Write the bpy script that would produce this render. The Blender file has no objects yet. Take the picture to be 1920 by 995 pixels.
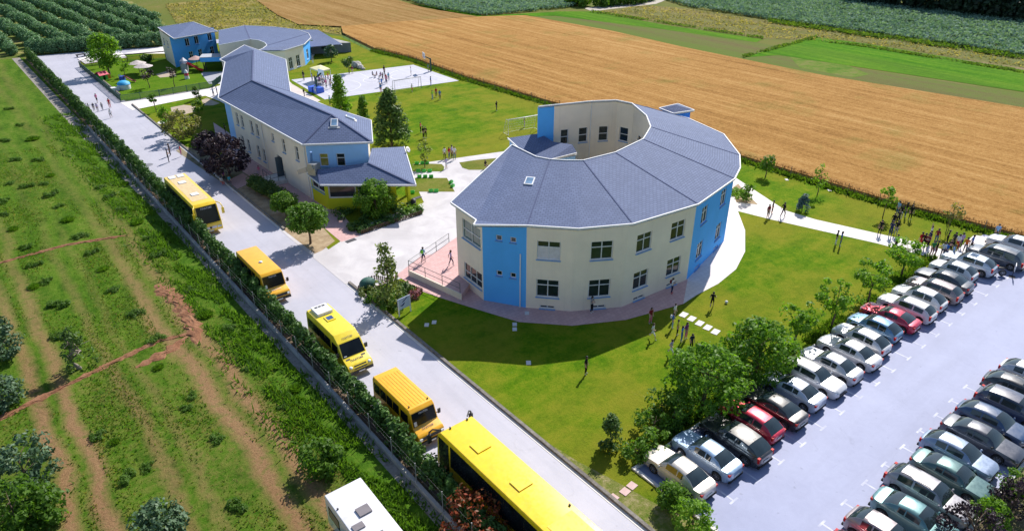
import bpy, bmesh, math, random
import numpy as np
from mathutils import Vector, Matrix
random.seed(7)
D=bpy.data; SC=bpy.context.scene; COL=SC.collection
# ---------------------------------------------------------------- camera
FPX=1310.0; PITCH=math.radians(28.5); YAW=math.radians(39.1); CAMH=32.0
cd=D.cameras.new('camera'); cam=D.objects.new('camera',cd); COL.objects.link(cam)
cam.location=(0,0,CAMH); cam.rotation_euler=(math.pi/2-PITCH,0,-YAW)
cd.sensor_fit='HORIZONTAL'; cd.sensor_width=36; cd.lens=36*FPX/1920; cd.clip_end=3000; cd.clip_start=.5
SC.camera=cam
# ---------------------------------------------------------------- world and sun
SUNDIR=Vector((.97,0.43,1.0)).normalized()      # towards the sun
SUN_EL=math.asin(SUNDIR.z); SUN_AZ=math.atan2(SUNDIR.x,SUNDIR.y)
w=D.worlds.new('World'); SC.world=w; w.use_nodes=True
wn=w.node_tree; bg=wn.nodes['Background']
sky=wn.nodes.new('ShaderNodeTexSky'); sky.sky_type='NISHITA'; sky.sun_disc=False
sky.sun_elevation=SUN_EL; sky.sun_rotation=SUN_AZ; sky.air_density=1.0; sky.dust_density=.6; sky.ozone_density=1.6
wn.links.new(sky.outputs[0],bg.inputs[0]); bg.inputs[1].default_value=.108
sl=D.lights.new('sun','SUN'); sl.energy=5.0; sl.angle=math.radians(.5); sl.color=(1,.94,.86)
so=D.objects.new('sun',sl); COL.objects.link(so); so.rotation_euler=SUNDIR.to_track_quat('Z','Y').to_euler()
SC.view_settings.view_transform='Standard'; SC.view_settings.look='None'; SC.view_settings.exposure=.38; SC.view_settings.gamma=1
SC.render.engine='CYCLES'
# ---------------------------------------------------------------- helpers
def W(u,v,z=0.0):
    """survey point: a spot of the aerial survey (sight angles) brought to height z, as a world x,y,z"""
    x=(u-960)/FPX; d=-(v-497.5)/FPX; c,s=math.cos(PITCH),math.sin(PITCH)
    rx,ry,rz=x,c+d*s,-s+d*c
    cy,sy=math.cos(YAW),math.sin(YAW)
    t=(CAMH-z)/-rz
    return Vector(((rx*cy+ry*sy)*t,(-rx*sy+ry*cy)*t,z))
def WW(pts,z=0.0): return [W(u,v,z) for u,v in pts]
def tag(o,label=None,cat=None,group=None,kind=None):
    if label: o['label']=label
    if cat: o['category']=cat
    if group: o['group']=group
    if kind: o['kind']=kind
    return o
def thing(name,label,cat,loc=(0,0,0),rz=0,group=None):
    o=D.objects.new(name,None); COL.objects.link(o); o.location=loc; o.rotation_euler=(0,0,rz); o.empty_display_size=.3
    return tag(o,label,cat,group)
class MB:
    def __init__(s): s.v=[]; s.f=[]; s.m=[]; s.uv=[]; s.sm=[]
    def face(s,pts,m=0,uv=None,smooth=False):
        i=len(s.v); s.v+= [tuple(p) for p in pts]; s.f.append(list(range(i,i+len(pts)))); s.m.append(m); s.uv.append(uv); s.sm.append(smooth)
    def facet(s,pts,m=0):
        """a roof facet: uv in metres, u level, v up the slope"""
        p=[Vector(q) for q in pts]; n=Vector((0,0,0))
        for i in range(len(p)):
            a,b=p[i],p[(i+1)%len(p)]; n+=a.cross(b)
        n.normalize()
        if n.z<0: p.reverse(); n=-n
        u=Vector((0,0,1)).cross(n); u=u.normalized() if u.length>1e-4 else Vector((1,0,0)); vv=n.cross(u)
        s.face(p,m,[(q.dot(u),q.dot(vv)) for q in p])
    def grid(s,rows,m=0,closed=False,smooth=True,flip=False):
        n=len(rows[0]); i=len(s.v)
        for r in rows: s.v+=[tuple(p) for p in r]
        for a in range(len(rows)-1):
            for b in range(n if closed else n-1):
                c=(b+1)%n
                f=[i+a*n+b,i+a*n+c,i+(a+1)*n+c,i+(a+1)*n+b]
                if flip: f.reverse()
                s.f.append(f); s.m.append(m(a,b) if callable(m) else m); s.uv.append(None); s.sm.append(smooth)
    def box(s,c,d,rz=0,m=0,ax=None):
        cx,cy,cz=c; dx,dy,dz=d[0]/2,d[1]/2,d[2]/2; co,si=math.cos(rz),math.sin(rz)
        P=[]
        for z in (-dz,dz):
            for x,y in ((-dx,-dy),(dx,-dy),(dx,dy),(-dx,dy)):
                P.append((cx+x*co-y*si,cy+x*si+y*co,cz+z))
        i=len(s.v); s.v+=P
        for f in ((3,2,1,0),(4,5,6,7),(0,1,5,4),(1,2,6,5),(2,3,7,6),(3,0,4,7)):
            s.f.append([i+k for k in f]); s.m.append(m); s.uv.append(None); s.sm.append(False)
    def beam(s,a,b,wd,ht=None,m=0):
        """square bar from a to b"""
        a=Vector(a); b=Vector(b); ht=ht or wd; t=(b-a).normalized()
        u=t.cross(Vector((0,0,1))); u=u.normalized() if u.length>1e-3 else Vector((1,0,0)); n=u.cross(t)
        P=[]
        for q in (a,b):
            for x,y in ((-1,-1),(1,-1),(1,1),(-1,1)): P.append(q+u*x*wd/2+n*y*ht/2)
        i=len(s.v); s.v+=[tuple(p) for p in P]
        for f in ((3,2,1,0),(4,5,6,7),(0,1,5,4),(1,2,6,5),(2,3,7,6),(3,0,4,7)):
            s.f.append([i+k for k in f]); s.m.append(m); s.uv.append(None); s.sm.append(False)
    def tube(s,pts,r,n=6,m=0,cap=True):
        pts=[Vector(p) for p in pts]; rr=r if isinstance(r,(list,tuple)) else [r]*len(pts)
        rings=[]
        for k,p in enumerate(pts):
            t=(pts[min(k+1,len(pts)-1)]-pts[max(k-1,0)]).normalized()
            u=t.cross(Vector((.13,.21,.97))); u.normalize(); q=t.cross(u)
            rings.append([p+(u*math.cos(2*math.pi*j/n)+q*math.sin(2*math.pi*j/n))*rr[k] for j in range(n)])
        s.grid(rings,m,closed=True,flip=True)
        if cap:
            s.face(list(reversed(rings[0])) ,m); s.face(rings[-1],m)
    def lathe(s,c,prof,n=12,m=0):
        c=Vector(c); s.grid([[c+Vector((r*math.cos(2*math.pi*j/n),r*math.sin(2*math.pi*j/n),z)) for j in range(n)] for r,z in prof],m,closed=True)
    def prism(s,poly,z0,z1,m=0,bottom=True):
        """poly: xy points"""
        p=[(q[0],q[1]) for q in poly]
        a=sum(p[i][0]*p[(i+1)%len(p)][1]-p[(i+1)%len(p)][0]*p[i][1] for i in range(len(p)))
        if a<0: p.reverse()
        s.face([(x,y,z1) for x,y in p],m)
        if bottom: s.face([(x,y,z0) for x,y in reversed(p)],m)
        for i in range(len(p)):
            a,b=p[i],p[(i+1)%len(p)]
            s.face([(a[0],a[1],z0),(b[0],b[1],z0),(b[0],b[1],z1),(a[0],a[1],z1)],m)
    def sphere(s,c,r,n=8,k=6,m=0,sc=(1,1,1)):
        c=Vector(c); rows=[]
        for i in range(k+1):
            t=-math.pi/2+math.pi*i/k
            rows.append([c+Vector((r*sc[0]*math.cos(t)*math.cos(2*math.pi*j/n),r*sc[1]*math.cos(t)*math.sin(2*math.pi*j/n),r*sc[2]*math.sin(t))) for j in range(n)])
        s.grid(rows,m,closed=True)
    def mesh(s,name,mats):
        me=D.meshes.new(name); me.from_pydata(s.v,[],s.f); mats=mats if isinstance(mats,(list,tuple)) else [mats]
        for x in mats: me.materials.append(x)
        me.polygons.foreach_set('material_index',s.m); me.polygons.foreach_set('use_smooth',s.sm)
        if any(u for u in s.uv):
            l=me.uv_layers.new(name='uv'); k=0
            for f,u in zip(s.f,s.uv):
                for j in range(len(f)):
                    if u: l.data[k].uv=u[j]
                    k+=1
        me.update(); return me
    def build(s,name,mats,parent=None,loc=None,weld=False):
        me=s.mesh(name,mats)
        if weld:
            bm=bmesh.new(); bm.from_mesh(me); bmesh.ops.remove_doubles(bm,verts=bm.verts,dist=1e-4); bm.to_mesh(me); bm.free()
        o=D.objects.new(name,me); COL.objects.link(o)
        if parent is not None: o.parent=parent
        if loc is not None: o.location=loc
        return o
def build_split(mb,name,mats,parent):
    """one object for each connected piece of mb"""
    par={}
    def fd(a):
        while par.setdefault(a,a)!=a: par[a]=par[par[a]]; a=par[a]
        return a
    key=lambda i: tuple(round(c,2) for c in mb.v[i])
    for f in mb.f:
        r=fd(key(f[0]))
        for i in f[1:]: par[fd(key(i))]=r
    G={}
    for k,f in enumerate(mb.f): G.setdefault(fd(key(f[0])),[]).append(k)
    out=[]
    for ks in G.values():
        m=MB()
        for k in ks: m.face([mb.v[i] for i in mb.f[k]],mb.m[k],mb.uv[k],mb.sm[k])
        out.append(m.build(name,mats,parent))
    return out
def put(name,me,parent=None,loc=(0,0,0),rz=0,mats=None,scale=None):
    o=D.objects.new(name,me); COL.objects.link(o); o.location=loc; o.rotation_euler=(0,0,rz)
    if parent is not None: o.parent=parent
    if scale is not None: o.scale=scale if isinstance(scale,(tuple,list)) else (scale,)*3
    if mats:
        for i,mm in enumerate(mats):
            if mm is not None: o.material_slots[i].link='OBJECT'; o.material_slots[i].material=mm
    return o
def dup(root,loc,rz,label=None,group=None,scale=None):
    r=root.copy(); COL.objects.link(r); r.location=loc; r.rotation_euler=(0,0,rz)
    if scale: r.scale=(scale,)*3
    if label: r['label']=label
    if group: r['group']=group
    for ch in list(root.children):
        c=ch.copy(); COL.objects.link(c); c.parent=r
        for g in ch.children:
            d=g.copy(); COL.objects.link(d); d.parent=c
    return r
# ---------------------------------------------------------------- materials
def _new(name):
    m=D.materials.new(name); m.use_nodes=True; nt=m.node_tree; b=nt.nodes['Principled BSDF']; return m,nt,b
def N(nt,t,**k):
    n=nt.nodes.new(t)
    for a,v in k.items():
        if a.startswith('i_'):
            key=a[2:]; n.inputs[int(key) if key.isdigit() else key].default_value=v
        else: setattr(n,a,v)
    return n
def ramp(nt,fac,stops,interp='LINEAR'):
    r=nt.nodes.new('ShaderNodeValToRGB'); e=r.color_ramp.elements; r.color_ramp.interpolation=interp
    while len(e)<len(stops): e.new(.5)
    for x,(p,c) in zip(e,stops): x.position=p; x.color=(c[0],c[1],c[2],1)
    nt.links.new(fac,r.inputs[0]); return r.outputs[0]
def pos(nt): return nt.nodes.new('ShaderNodeNewGeometry').outputs['Position']
def oco(nt): return nt.nodes.new('ShaderNodeTexCoord').outputs['Object']
def noise(nt,vec,scale,detail=4,rough=.6,dist=0):
    n=N(nt,'ShaderNodeTexNoise'); n.inputs['Scale'].default_value=scale; n.inputs['Detail'].default_value=detail; n.inputs['Roughness'].default_value=rough; n.inputs['Distortion'].default_value=dist
    nt.links.new(vec,n.inputs['Vector']); return n.outputs['Fac']
def mixc(nt,fac,a,b,mode='MIX'):
    n=N(nt,'ShaderNodeMix',data_type='RGBA',blend_type=mode)
    if isinstance(fac,float): n.inputs[0].default_value=fac
    else: nt.links.new(fac,n.inputs[0])
    for k,x in ((6,a),(7,b)):
        if isinstance(x,tuple): n.inputs[k].default_value=(x[0],x[1],x[2],1)
        else: nt.links.new(x,n.inputs[k])
    return n.outputs[2]
def math_(nt,op,a,b=None,clamp=False):
    n=N(nt,'ShaderNodeMath',operation=op,use_clamp=clamp)
    for k,x in ((0,a),(1,b)):
        if x is None: continue
        if isinstance(x,(int,float)): n.inputs[k].default_value=x
        else: nt.links.new(x,n.inputs[k])
    return n.outputs[0]
def bump(nt,b,h,strength=.3,dist=.05):
    n=N(nt,'ShaderNodeBump'); n.inputs['Strength'].default_value=strength; n.inputs['Distance'].default_value=dist
    nt.links.new(h,n.inputs['Height']); nt.links.new(n.outputs[0],b.inputs['Normal'])
def setp(b,rough=.7,spec=.5,metal=0,coat=0):
    b.inputs['Roughness'].default_value=rough; b.inputs['Specular IOR Level'].default_value=spec; b.inputs['Metallic'].default_value=metal; b.inputs['Coat Weight'].default_value=coat; b.inputs['Coat Roughness'].default_value=.05
_pm={}
def plain(name,c,rough=.6,spec=.5,metal=0,coat=0,var=.12,scale=3.0):
    """painted or moulded surface with slight procedural mottling"""
    if name in _pm: return _pm[name]
    m,nt,b=_new(name); setp(b,rough,spec,metal,coat)
    f=noise(nt,oco(nt),scale,3)
    nt.links.new(ramp(nt,f,[(.25,[x*(1-var) for x in c]),(.75,[min(1,x*(1+var)) for x in c])]),b.inputs['Base Color'])
    _pm[name]=m; return m
def grainy(name,cols,scale,rough=.85,bs=.0,bscale=20,spec=.3,coord=pos,second=None,dist=0,stretch=None,con=.2,fine=None):
    """ground-like surface: noise ramp of several colours"""
    m,nt,b=_new(name); setp(b,rough,spec)
    vec=coord(nt)
    if stretch:
        mp=N(nt,'ShaderNodeMapping'); mp.inputs['Rotation'].default_value=(0,0,stretch[0]); mp.inputs['Scale'].default_value=(stretch[1],stretch[2],1); nt.links.new(vec,mp.inputs[0]); vec=mp.outputs[0]
    f=noise(nt,vec,scale,8,.62,dist)
    n=len(cols)
    if fine: f=math_(nt,'ADD',math_(nt,'MULTIPLY',f,1-fine[1]),math_(nt,'MULTIPLY',noise(nt,coord(nt),fine[0],6,.75),fine[1]))
    c=ramp(nt,f,[(.5-con+2*con*i/(n-1),x) for i,x in enumerate(cols)])
    if second:
        sc,amt,tint=second
        f2=noise(nt,vec,sc,3,.5); f2=ramp(nt,f2,[(.42,(0,0,0)),(.62,(1,1,1))])
        f2=math_(nt,'MULTIPLY',f2,amt)
        c=mixc(nt,f2,c,tint)
    nt.links.new(c,b.inputs['Base Color'])
    if bs: bump(nt,b,noise(nt,pos(nt),bscale,6,.7),bs,.1)
    return m
def foliage(name,dark,light,scale=.8,trans=.35,rough=.55):
    m,nt,b=_new(name); setp(b,rough,.35)
    f=noise(nt,pos(nt),scale,3); oi=N(nt,'ShaderNodeObjectInfo').outputs['Random']
    rnd=N(nt,'ShaderNodeNewGeometry').outputs['Random Per Island']
    f=math_(nt,'ADD',math_(nt,'MULTIPLY',f,.7),math_(nt,'ADD',math_(nt,'MULTIPLY',rnd,.4),math_(nt,'MULTIPLY',oi,.1)))
    c=ramp(nt,f,[(.3,dark),(.85,light)])
    nt.links.new(c,b.inputs['Base Color'])
    t=N(nt,'ShaderNodeBsdfTranslucent'); mx=N(nt,'ShaderNodeMixShader'); mx.inputs[0].default_value=trans
    c2=mixc(nt,1.0,c,(1.15,1.2,.5),'MULTIPLY'); nt.links.new(c2,t.inputs[0])
    nt.links.new(b.outputs[0],mx.inputs[1]); nt.links.new(t.outputs[0],mx.inputs[2])
    nt.links.new(mx.outputs[0],nt.nodes['Material Output'].inputs[0])
    return m
def glass(name,c=(.012,.016,.02),rough=.06,spec=.6):
    if name in _pm: return _pm[name]
    m,nt,b=_new(name); setp(b,rough,spec)
    f=noise(nt,oco(nt),.9,2); nt.links.new(ramp(nt,f,[(.3,c),(.7,[x*2.2 for x in c])]),b.inputs['Base Color'])
    _pm[name]=m; return m
def paint(name,c,metal=.0):
    """car paint: clear coat over base with a little dust"""
    if name in _pm: return _pm[name]
    m,nt,b=_new(name); setp(b,.35,.5,metal,1.0)
    f=noise(nt,oco(nt),2.2,4); nt.links.new(ramp(nt,f,[(.3,[x*.9 for x in c]),(.75,[min(1,x*1.08+.006) for x in c])]),b.inputs['Base Color'])
    nt.links.new(ramp(nt,noise(nt,oco(nt),5,4),[(.3,(.28,)*3),(.7,(.45,)*3)]),b.inputs['Roughness'])
    _pm[name]=m; return m
# ================================================================ ground, fields, roads
G_DRY=(.20,.16,.07); G_MID=(.115,.15,.025); G_GRN=(.06,.12,.012)
def sheet(name,poly,z,m,kind='structure'):
    mb=MB(); p=[(q[0],q[1],z) for q in poly]
    a=sum(p[i][0]*p[(i+1)%len(p)][1]-p[(i+1)%len(p)][0]*p[i][1] for i in range(len(p)))
    if a<0: p.reverse()
    mb.face(p,0); o=mb.build(name,m)
    bm=bmesh.new(); bm.from_mesh(o.data); bmesh.ops.triangulate(bm,faces=bm.faces); bm.to_mesh(o.data); bm.free()
    tag(o,kind=kind); return o
m_ground=grainy('dry_meadow_ground',[(.16,.13,.04),(.13,.15,.03),(.21,.16,.065)],.05,con=.11,fine=(.9,.45),spec=.03,second=(.02,.8,(.10,.14,.03)),bs=.3,bscale=2)
sheet('ground',[(-900,-300),(1400,-300),(1400,1400),(-900,1400)],0,m_ground)
# --- weedy field left of the hedge, with wheel tracks worn along it
def field_mat():
    m,nt,b=_new('weedy_field'); setp(b,.95,.05)
    P=pos(nt); sx=N(nt,'ShaderNodeSeparateXYZ'); nt.links.new(P,sx.inputs[0])
    mp=N(nt,'ShaderNodeMapping'); mp.inputs['Scale'].default_value=(1,.35,1); nt.links.new(P,mp.inputs[0])
    f1=noise(nt,mp.outputs[0],.45,8,.7,.4); f2=noise(nt,P,5,6,.8); f3=noise(nt,mp.outputs[0],.16,4,.6); f4=noise(nt,P,1.6,5,.7)
    g=ramp(nt,math_(nt,'ADD',math_(nt,'MULTIPLY',f1,.45),math_(nt,'ADD',math_(nt,'MULTIPLY',f2,.25),math_(nt,'MULTIPLY',f4,.30))),[(.37,(.020,.058,.004)),(.46,(.052,.122,.008)),(.55,(.095,.17,.016)),(.66,(.20,.20,.055))])
    wob=math_(nt,'ADD',math_(nt,'MULTIPLY',math_(nt,'SUBTRACT',noise(nt,P,.05,3),.5),4.0),math_(nt,'MULTIPLY',math_(nt,'SUBTRACT',noise(nt,P,.9,4,.7),.5),.8))
    xx=math_(nt,'ADD',sx.outputs[0],wob); tr=None
    for x0,wd,st in ((-1.7,.42,1),(.05,.42,1),(3.5,.34,.55),(5.0,.3,.35),(8.1,.5,1),(10.0,.55,1),(-12,.5,.8),(-10,.5,.8),(9.0,1.4,.12)):
        d=math_(nt,'ABSOLUTE',math_(nt,'SUBTRACT',xx,x0)); d=math_(nt,'MULTIPLY',math_(nt,'SUBTRACT',1.25,math_(nt,'DIVIDE',d,wd*1.5),True),st)
        tr=d if tr is None else math_(nt,'MAXIMUM',tr,d)
    near=N(nt,'ShaderNodeMapRange'); near.inputs['From Min'].default_value=88; near.inputs['From Max'].default_value=46; near.inputs['To Min'].default_value=.18; nt.links.new(sx.outputs[1],near.inputs['Value'])
    br=ramp(nt,f4,[(.30,(.25,)*3),(.48,(1,1,1))])
    tr=math_(nt,'MULTIPLY',math_(nt,'MULTIPLY',tr,near.outputs[0]),br,True)
    dirt=ramp(nt,math_(nt,'ADD',math_(nt,'MULTIPLY',f2,.6),math_(nt,'MULTIPLY',f3,.4)),[(.35,(.19,.105,.05)),(.65,(.34,.215,.115))])
    c=mixc(nt,tr,g,dirt)
    sth=N(nt,'ShaderNodeMapRange'); sth.inputs['From Min'].default_value=62; sth.inputs['From Max'].default_value=36; nt.links.new(sx.outputs[1],sth.inputs['Value'])
    pt=ramp(nt,f3,[(.46,(0,0,0)),(.62,(1,1,1))])
    dry=math_(nt,'MULTIPLY',math_(nt,'ADD',math_(nt,'MULTIPLY',sth.outputs[0],.28),math_(nt,'MULTIPLY',pt,.26)),ramp(nt,f4,[(.42,(0,0,0)),(.60,(1,1,1))]))
    c=mixc(nt,dry,c,(.20,.125,.055))
    nt.links.new(c,b.inputs['Base Color']); bump(nt,b,math_(nt,'ADD',f2,f4),1.0,.10)
    return m
sheet('weedy_field',[(-90,-30),(15.0,-30),(15.0,183),(-90,186)],.004,field_mat())
sheet('verge',[(10.9,-30),(14.9,-30),(14.9,114),(12.6,114),(12.4,60)],.008,grainy('verge_grass',[(.03,.085,.006),(.065,.145,.010),(.12,.18,.025)],1.2,bs=.9,bscale=5,spec=.05))
m_soil=grainy('red_soil',[(.16,.07,.035),(.25,.115,.06),(.32,.17,.095)],1.5,.95,.9,5)
def bank(name,pts,wd,h,seed):
    """a low ragged ridge of ploughed-up earth"""
    r=random.Random(seed); mb=MB(); rows=[]
    P=[]; 
    for i in range(len(pts)-1):
        a,b=Vector(pts[i]+(0,)),Vector(pts[i+1]+(0,)); n=max(2,int((b-a).length/.35))
        for k in range(n): P.append(a.lerp(b,k/n))
    for i,p in enumerate(P):
        t=(P[min(i+1,len(P)-1)]-P[max(i-1,0)]).normalized(); q=Vector((-t.y,t.x,0)); e=min(1,i/4,(len(P)-1-i)/4)
        ww=wd*(.55+r.random()*.7)*(.3+.7*e); row=[]
        for j in range(9):
            s=-1+j/4; hh=h*max(0,1-s*s)*(.45+r.random()*.8)*e
            row.append(p+q*(s*ww+r.uniform(-.08,.08))+Vector((0,0,.012+hh if abs(s)<.99 else -.02)))
        rows.append(row)
    mb.grid(rows,0,smooth=False); tag(mb.build(name,m_soil),kind='structure')
bank('soil_bank',[(-6,77.3),(-.9,77.3),(4.8,77.6),(10.7,76)],.30,.09,1)
bank('soil_bank',[(-9,49.6),(-3.8,50.8),(2.8,52.7),(7.3,53.8),(10.4,53)],.34,.10,2)
bank('soil_bank',[(9.6,63.4),(10.2,60),(10.3,56),(9.5,51.0)],.8,.15,3)
bank('soil_bank',[(9.2,53),(7.5,51.8),(4.5,51)],.6,.12,4)
# --- service strip by the hedge
m_conc=grainy('old_concrete',[(.30,.29,.28),(.40,.39,.38),(.50,.48,.46)],.8,.9,.25,14,second=(.3,.5,(.24,.23,.22)))
sheet('service_path',[(12.9,183),(14.3,183),(14.9,116),(14.9,-20),(14.35,-20),(14.2,80),(13.3,116)],.012,grainy('path_gravel',[(.17,.15,.13),(.26,.24,.22),(.34,.32,.30)],2.5,.95,.5,10))
sheet('hedge_bed',[(15.12,-20),(16.42,-20),(16.75,181),(15.12,181)],.016,grainy('hedge_bed_soil',[(.10,.07,.045),(.17,.12,.08),(.24,.18,.12)],2,.95,.5,8))
# --- road
def tarmac(name,a,b_,blue=0.0,cracks=True):
    m,nt,b=_new(name); setp(b,.55,.5)
    P=pos(nt); f=noise(nt,P,.16,6,.6); f2=noise(nt,P,22,3,.7); f4=noise(nt,P,1.3,5,.6,1.2)
    c=ramp(nt,math_(nt,'ADD',math_(nt,'MULTIPLY',f,.6),math_(nt,'ADD',math_(nt,'MULTIPLY',f2,.2),math_(nt,'MULTIPLY',f4,.2))),[(.35,a),(.65,b_)])
    st=ramp(nt,noise(nt,P,.45,6,.7,2.5),[(.60,(0,0,0)),(.72,(1,1,1))]); c=mixc(nt,math_(nt,'MULTIPLY',st,.28),c,tuple(x*.62 for x in a))
    mp=N(nt,'ShaderNodeMapping'); mp.inputs['Scale'].default_value=(1.1,.05,1) if name!='parking_asphalt' else (.05,.5,1); nt.links.new(P,mp.inputs[0])
    tk=ramp(nt,noise(nt,mp.outputs[0],1.0,5,.6),[(.50,(0,0,0)),(.68,(1,1,1))]); c=mixc(nt,math_(nt,'MULTIPLY',tk,.22),c,tuple(x*.72 for x in a))
    sp=ramp(nt,noise(nt,P,1.7,2,.5),[(.70,(0,0,0)),(.76,(1,1,1))]); c=mixc(nt,math_(nt,'MULTIPLY',sp,.35),c,tuple(x*.45 for x in a))
    nt.links.new(c,b.inputs['Base Color']); setp(b,.62,.35); bump(nt,b,f2,.25,.02)
    return m
m_road=tarmac('pale_road_concrete',(.39,.39,.46),(.49,.485,.56))
road=[(16.42,-40),(23.1,-40),(23.1,150),(22.4,166),(23.2,171),(25.5,173.5),(41,170),(60,166),(61,176),(41,178),(27,181),(16.7,183)]
sheet('road',road,.012,m_road)
m_kerb=grainy('kerb_concrete',[(.52,.50,.48),(.64,.62,.60),(.72,.70,.68)],1.5,.85,.2,12)
def strip(mb,pts,w0,w1,z0,z1):
    """a run of kerb: band between offsets w0..w1 left of the line"""
    P=[Vector((p[0],p[1],0)) for p in pts]; L=[];R=[]
    for i,p in enumerate(P):
        t=(P[min(i+1,len(P)-1)]-P[max(i-1,0)]).normalized(); q=Vector((t.y,-t.x,0)); L.append(p+q*w0); R.append(p+q*w1)
    for i in range(len(P)-1):
        a,b,c,d=L[i],L[i+1],R[i+1],R[i]; up=lambda p,z: (p.x,p.y,z)
        mb.face([up(a,z1),up(d,z1),up(c,z1),up(b,z1)]); mb.face([up(a,z0),up(a,z1),up(b,z1),up(b,z0)]); mb.face([up(d,z0),up(c,z0),up(c,z1),up(d,z1)])
    for i in (0,len(P)-1): mb.face([up(L[i],z0),up(R[i],z0),up(R[i],z1),up(L[i],z1)])
kl=[(23.1,-40),(23.1,52.5)]; kl2=[(23.1,67),(23.1,129)]; kl3=[(23.1,137),(23.1,150),(22.4,166),(23.2,171),(25.5,173.5),(41,170)]
mb=MB(); [strip(mb,k,-.02,.22,.0,.03) for k in (kl,kl2,kl3)]; tag(mb.build('road_gutter',grainy('gutter_concrete',[(.66,.64,.62),(.76,.74,.72)],1,.8)),kind='structure')
mb=MB(); [strip(mb,k,.221,.45,0,.20) for k in (kl,kl2,kl3)]; tag(mb.build('road_kerb',grainy('painted_shade_kerb',[(.10,.09,.085),(.18,.165,.15),(.26,.24,.22)],2.5,.9,.3,10)),kind='structure')  # kerb coloured dark to stand for the shade on its road face
# --- lawn
def lawn_mat(name,cols,dry,amt):
    m,nt,b=_new(name); setp(b,.95,.04)
    P=pos(nt); f=noise(nt,P,.33,8,.68); f2=noise(nt,P,5,6,.8); f3=noise(nt,P,.075,4,.55)
    mp=N(nt,'ShaderNodeMapping'); mp.inputs['Rotation'].default_value=(0,0,.35); mp.inputs['Scale'].default_value=(.12,1,1); nt.links.new(P,mp.inputs[0]); f5=noise(nt,mp.outputs[0],.7,3)
    f6=noise(nt,P,1.5,6,.75)
    h=math_(nt,'ADD',math_(nt,'MULTIPLY',f,.30),math_(nt,'ADD',math_(nt,'MULTIPLY',f2,.26),math_(nt,'ADD',math_(nt,'MULTIPLY',f5,.18),math_(nt,'MULTIPLY',f6,.26))))
    c=ramp(nt,h,[(.40,cols[0]),(.49,cols[1]),(.57,cols[2])])
    d=ramp(nt,math_(nt,'ADD',math_(nt,'MULTIPLY',f3,.7),math_(nt,'MULTIPLY',f,.3)),[(.43,(0,0,0)),(.58,(1,1,1))])
    c=mixc(nt,math_(nt,'MULTIPLY',d,amt),c,dry)
    w2=ramp(nt,noise(nt,P,.42,7,.72,.6),[(.66,(0,0,0)),(.76,(1,1,1))]); c=mixc(nt,math_(nt,'MULTIPLY',w2,.6),c,(.36,.31,.14)); nt.links.new(c,b.inputs['Base Color']); bump(nt,b,f2,.9,.08); return m
m_lawn=lawn_mat('lawn_grass',[(.036,.110,.003),(.088,.172,.005),(.165,.215,.012)],(.22,.195,.022),.6)
wheat_edge=[W(645,68),W(700,95),W(770,112),W(870,148),W(1000,187),W(1390,300),W(1650,380),W(1920,452)]
lawn=[(23.55,-40),(26.15,-40),(26.15,20.35),(72,20.35),(80.2,20.35)]+[(p.x-.8,p.y) for p in reversed(wheat_edge[:-1])]+[(74,172),(23.6,172),(22.9,166),(23.55,150)]
sheet('lawn',lawn,.02,m_lawn)
sheet('worn_grass',[(23.6,-40),(26.1,-40),(26.1,15),(25.2,17.5),(24.6,20.5),(24.0,23),(23.6,26)],.024,grainy('worn_grass',[(.07,.13,.012),(.17,.18,.05),(.32,.27,.15)],1.3,.95,.6,8,spec=.03,con=.12,fine=(5,.4)))
# --- verge of long grass between lawn and wheat
mb=MB()
for i in range(len(wheat_edge)-1):
    a,b=wheat_edge[i],wheat_edge[i+1]; mb.face([(a.x-.9,a.y,.026),(b.x-.9,b.y,.026),(b.x+.7,b.y,.026),(a.x+.7,a.y,.026)])
tag(mb.build('field_verge',grainy('field_verge_grass',[(.02,.065,.004),(.06,.14,.008),(.13,.19,.02)],1.2,.9,.9,6)),kind='structure')
# --- wheat
def wheat_mat(name,cols,ang,sc=.8):
    m,nt,b=_new(name); setp(b,.95,.04)
    P=pos(nt); mp=N(nt,'ShaderNodeMapping'); mp.inputs['Rotation'].default_value=(0,0,ang); mp.inputs['Scale'].default_value=(1.0,.035,1); nt.links.new(P,mp.inputs[0])
    f=noise(nt,mp.outputs[0],sc,5,.7,.15); f2=noise(nt,P,2.2,6,.8); f3=noise(nt,P,.03,3)
    h=math_(nt,'ADD',math_(nt,'MULTIPLY',f,.38),math_(nt,'ADD',math_(nt,'MULTIPLY',f2,.32),math_(nt,'ADD',math_(nt,'MULTIPLY',noise(nt,P,.55,6,.75),.18),math_(nt,'MULTIPLY',f3,.12))))
    c=ramp(nt,h,[(.39,cols[0]),(.46,cols[1]),(.53,cols[2]),(.62,cols[3])])
    gr=ramp(nt,noise(nt,P,.09,5,.65),[(.55,(0,0,0)),(.70,(1,1,1))]); c=mixc(nt,math_(nt,'MULTIPLY',gr,.45),c,(.17,.17,.04))
    nt.links.new(c,b.inputs['Base Color']); bump(nt,b,h,1.0,.25); return m
m_wheat=wheat_mat('ripe_wheat',[(.19,.095,.027),(.30,.158,.048),(.38,.212,.070),(.47,.295,.12)],-1.03)
m_wheat2=wheat_mat('old_wheat',[(.17,.09,.028),(.24,.14,.045),(.30,.185,.07),(.38,.25,.11)],.3,.5)
we=[(p.x+.5,p.y) for p in wheat_edge]
far=WW([(640,53),(760,43),(905,34),(985,32),(1150,62),(1280,92),(1540,145),(1920,207)])
sheet('wheat_field',[(W(640,66)+Vector((.5,0,0)))[:2]]+we+[(95,0),(160,0)]+[(p.x,p.y) for p in reversed(far)],.45,m_wheat)
mb=MB()   # the standing edge of the wheat
ed=[W(640,66)[:2]]+[tuple(q) for q in we]
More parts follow.
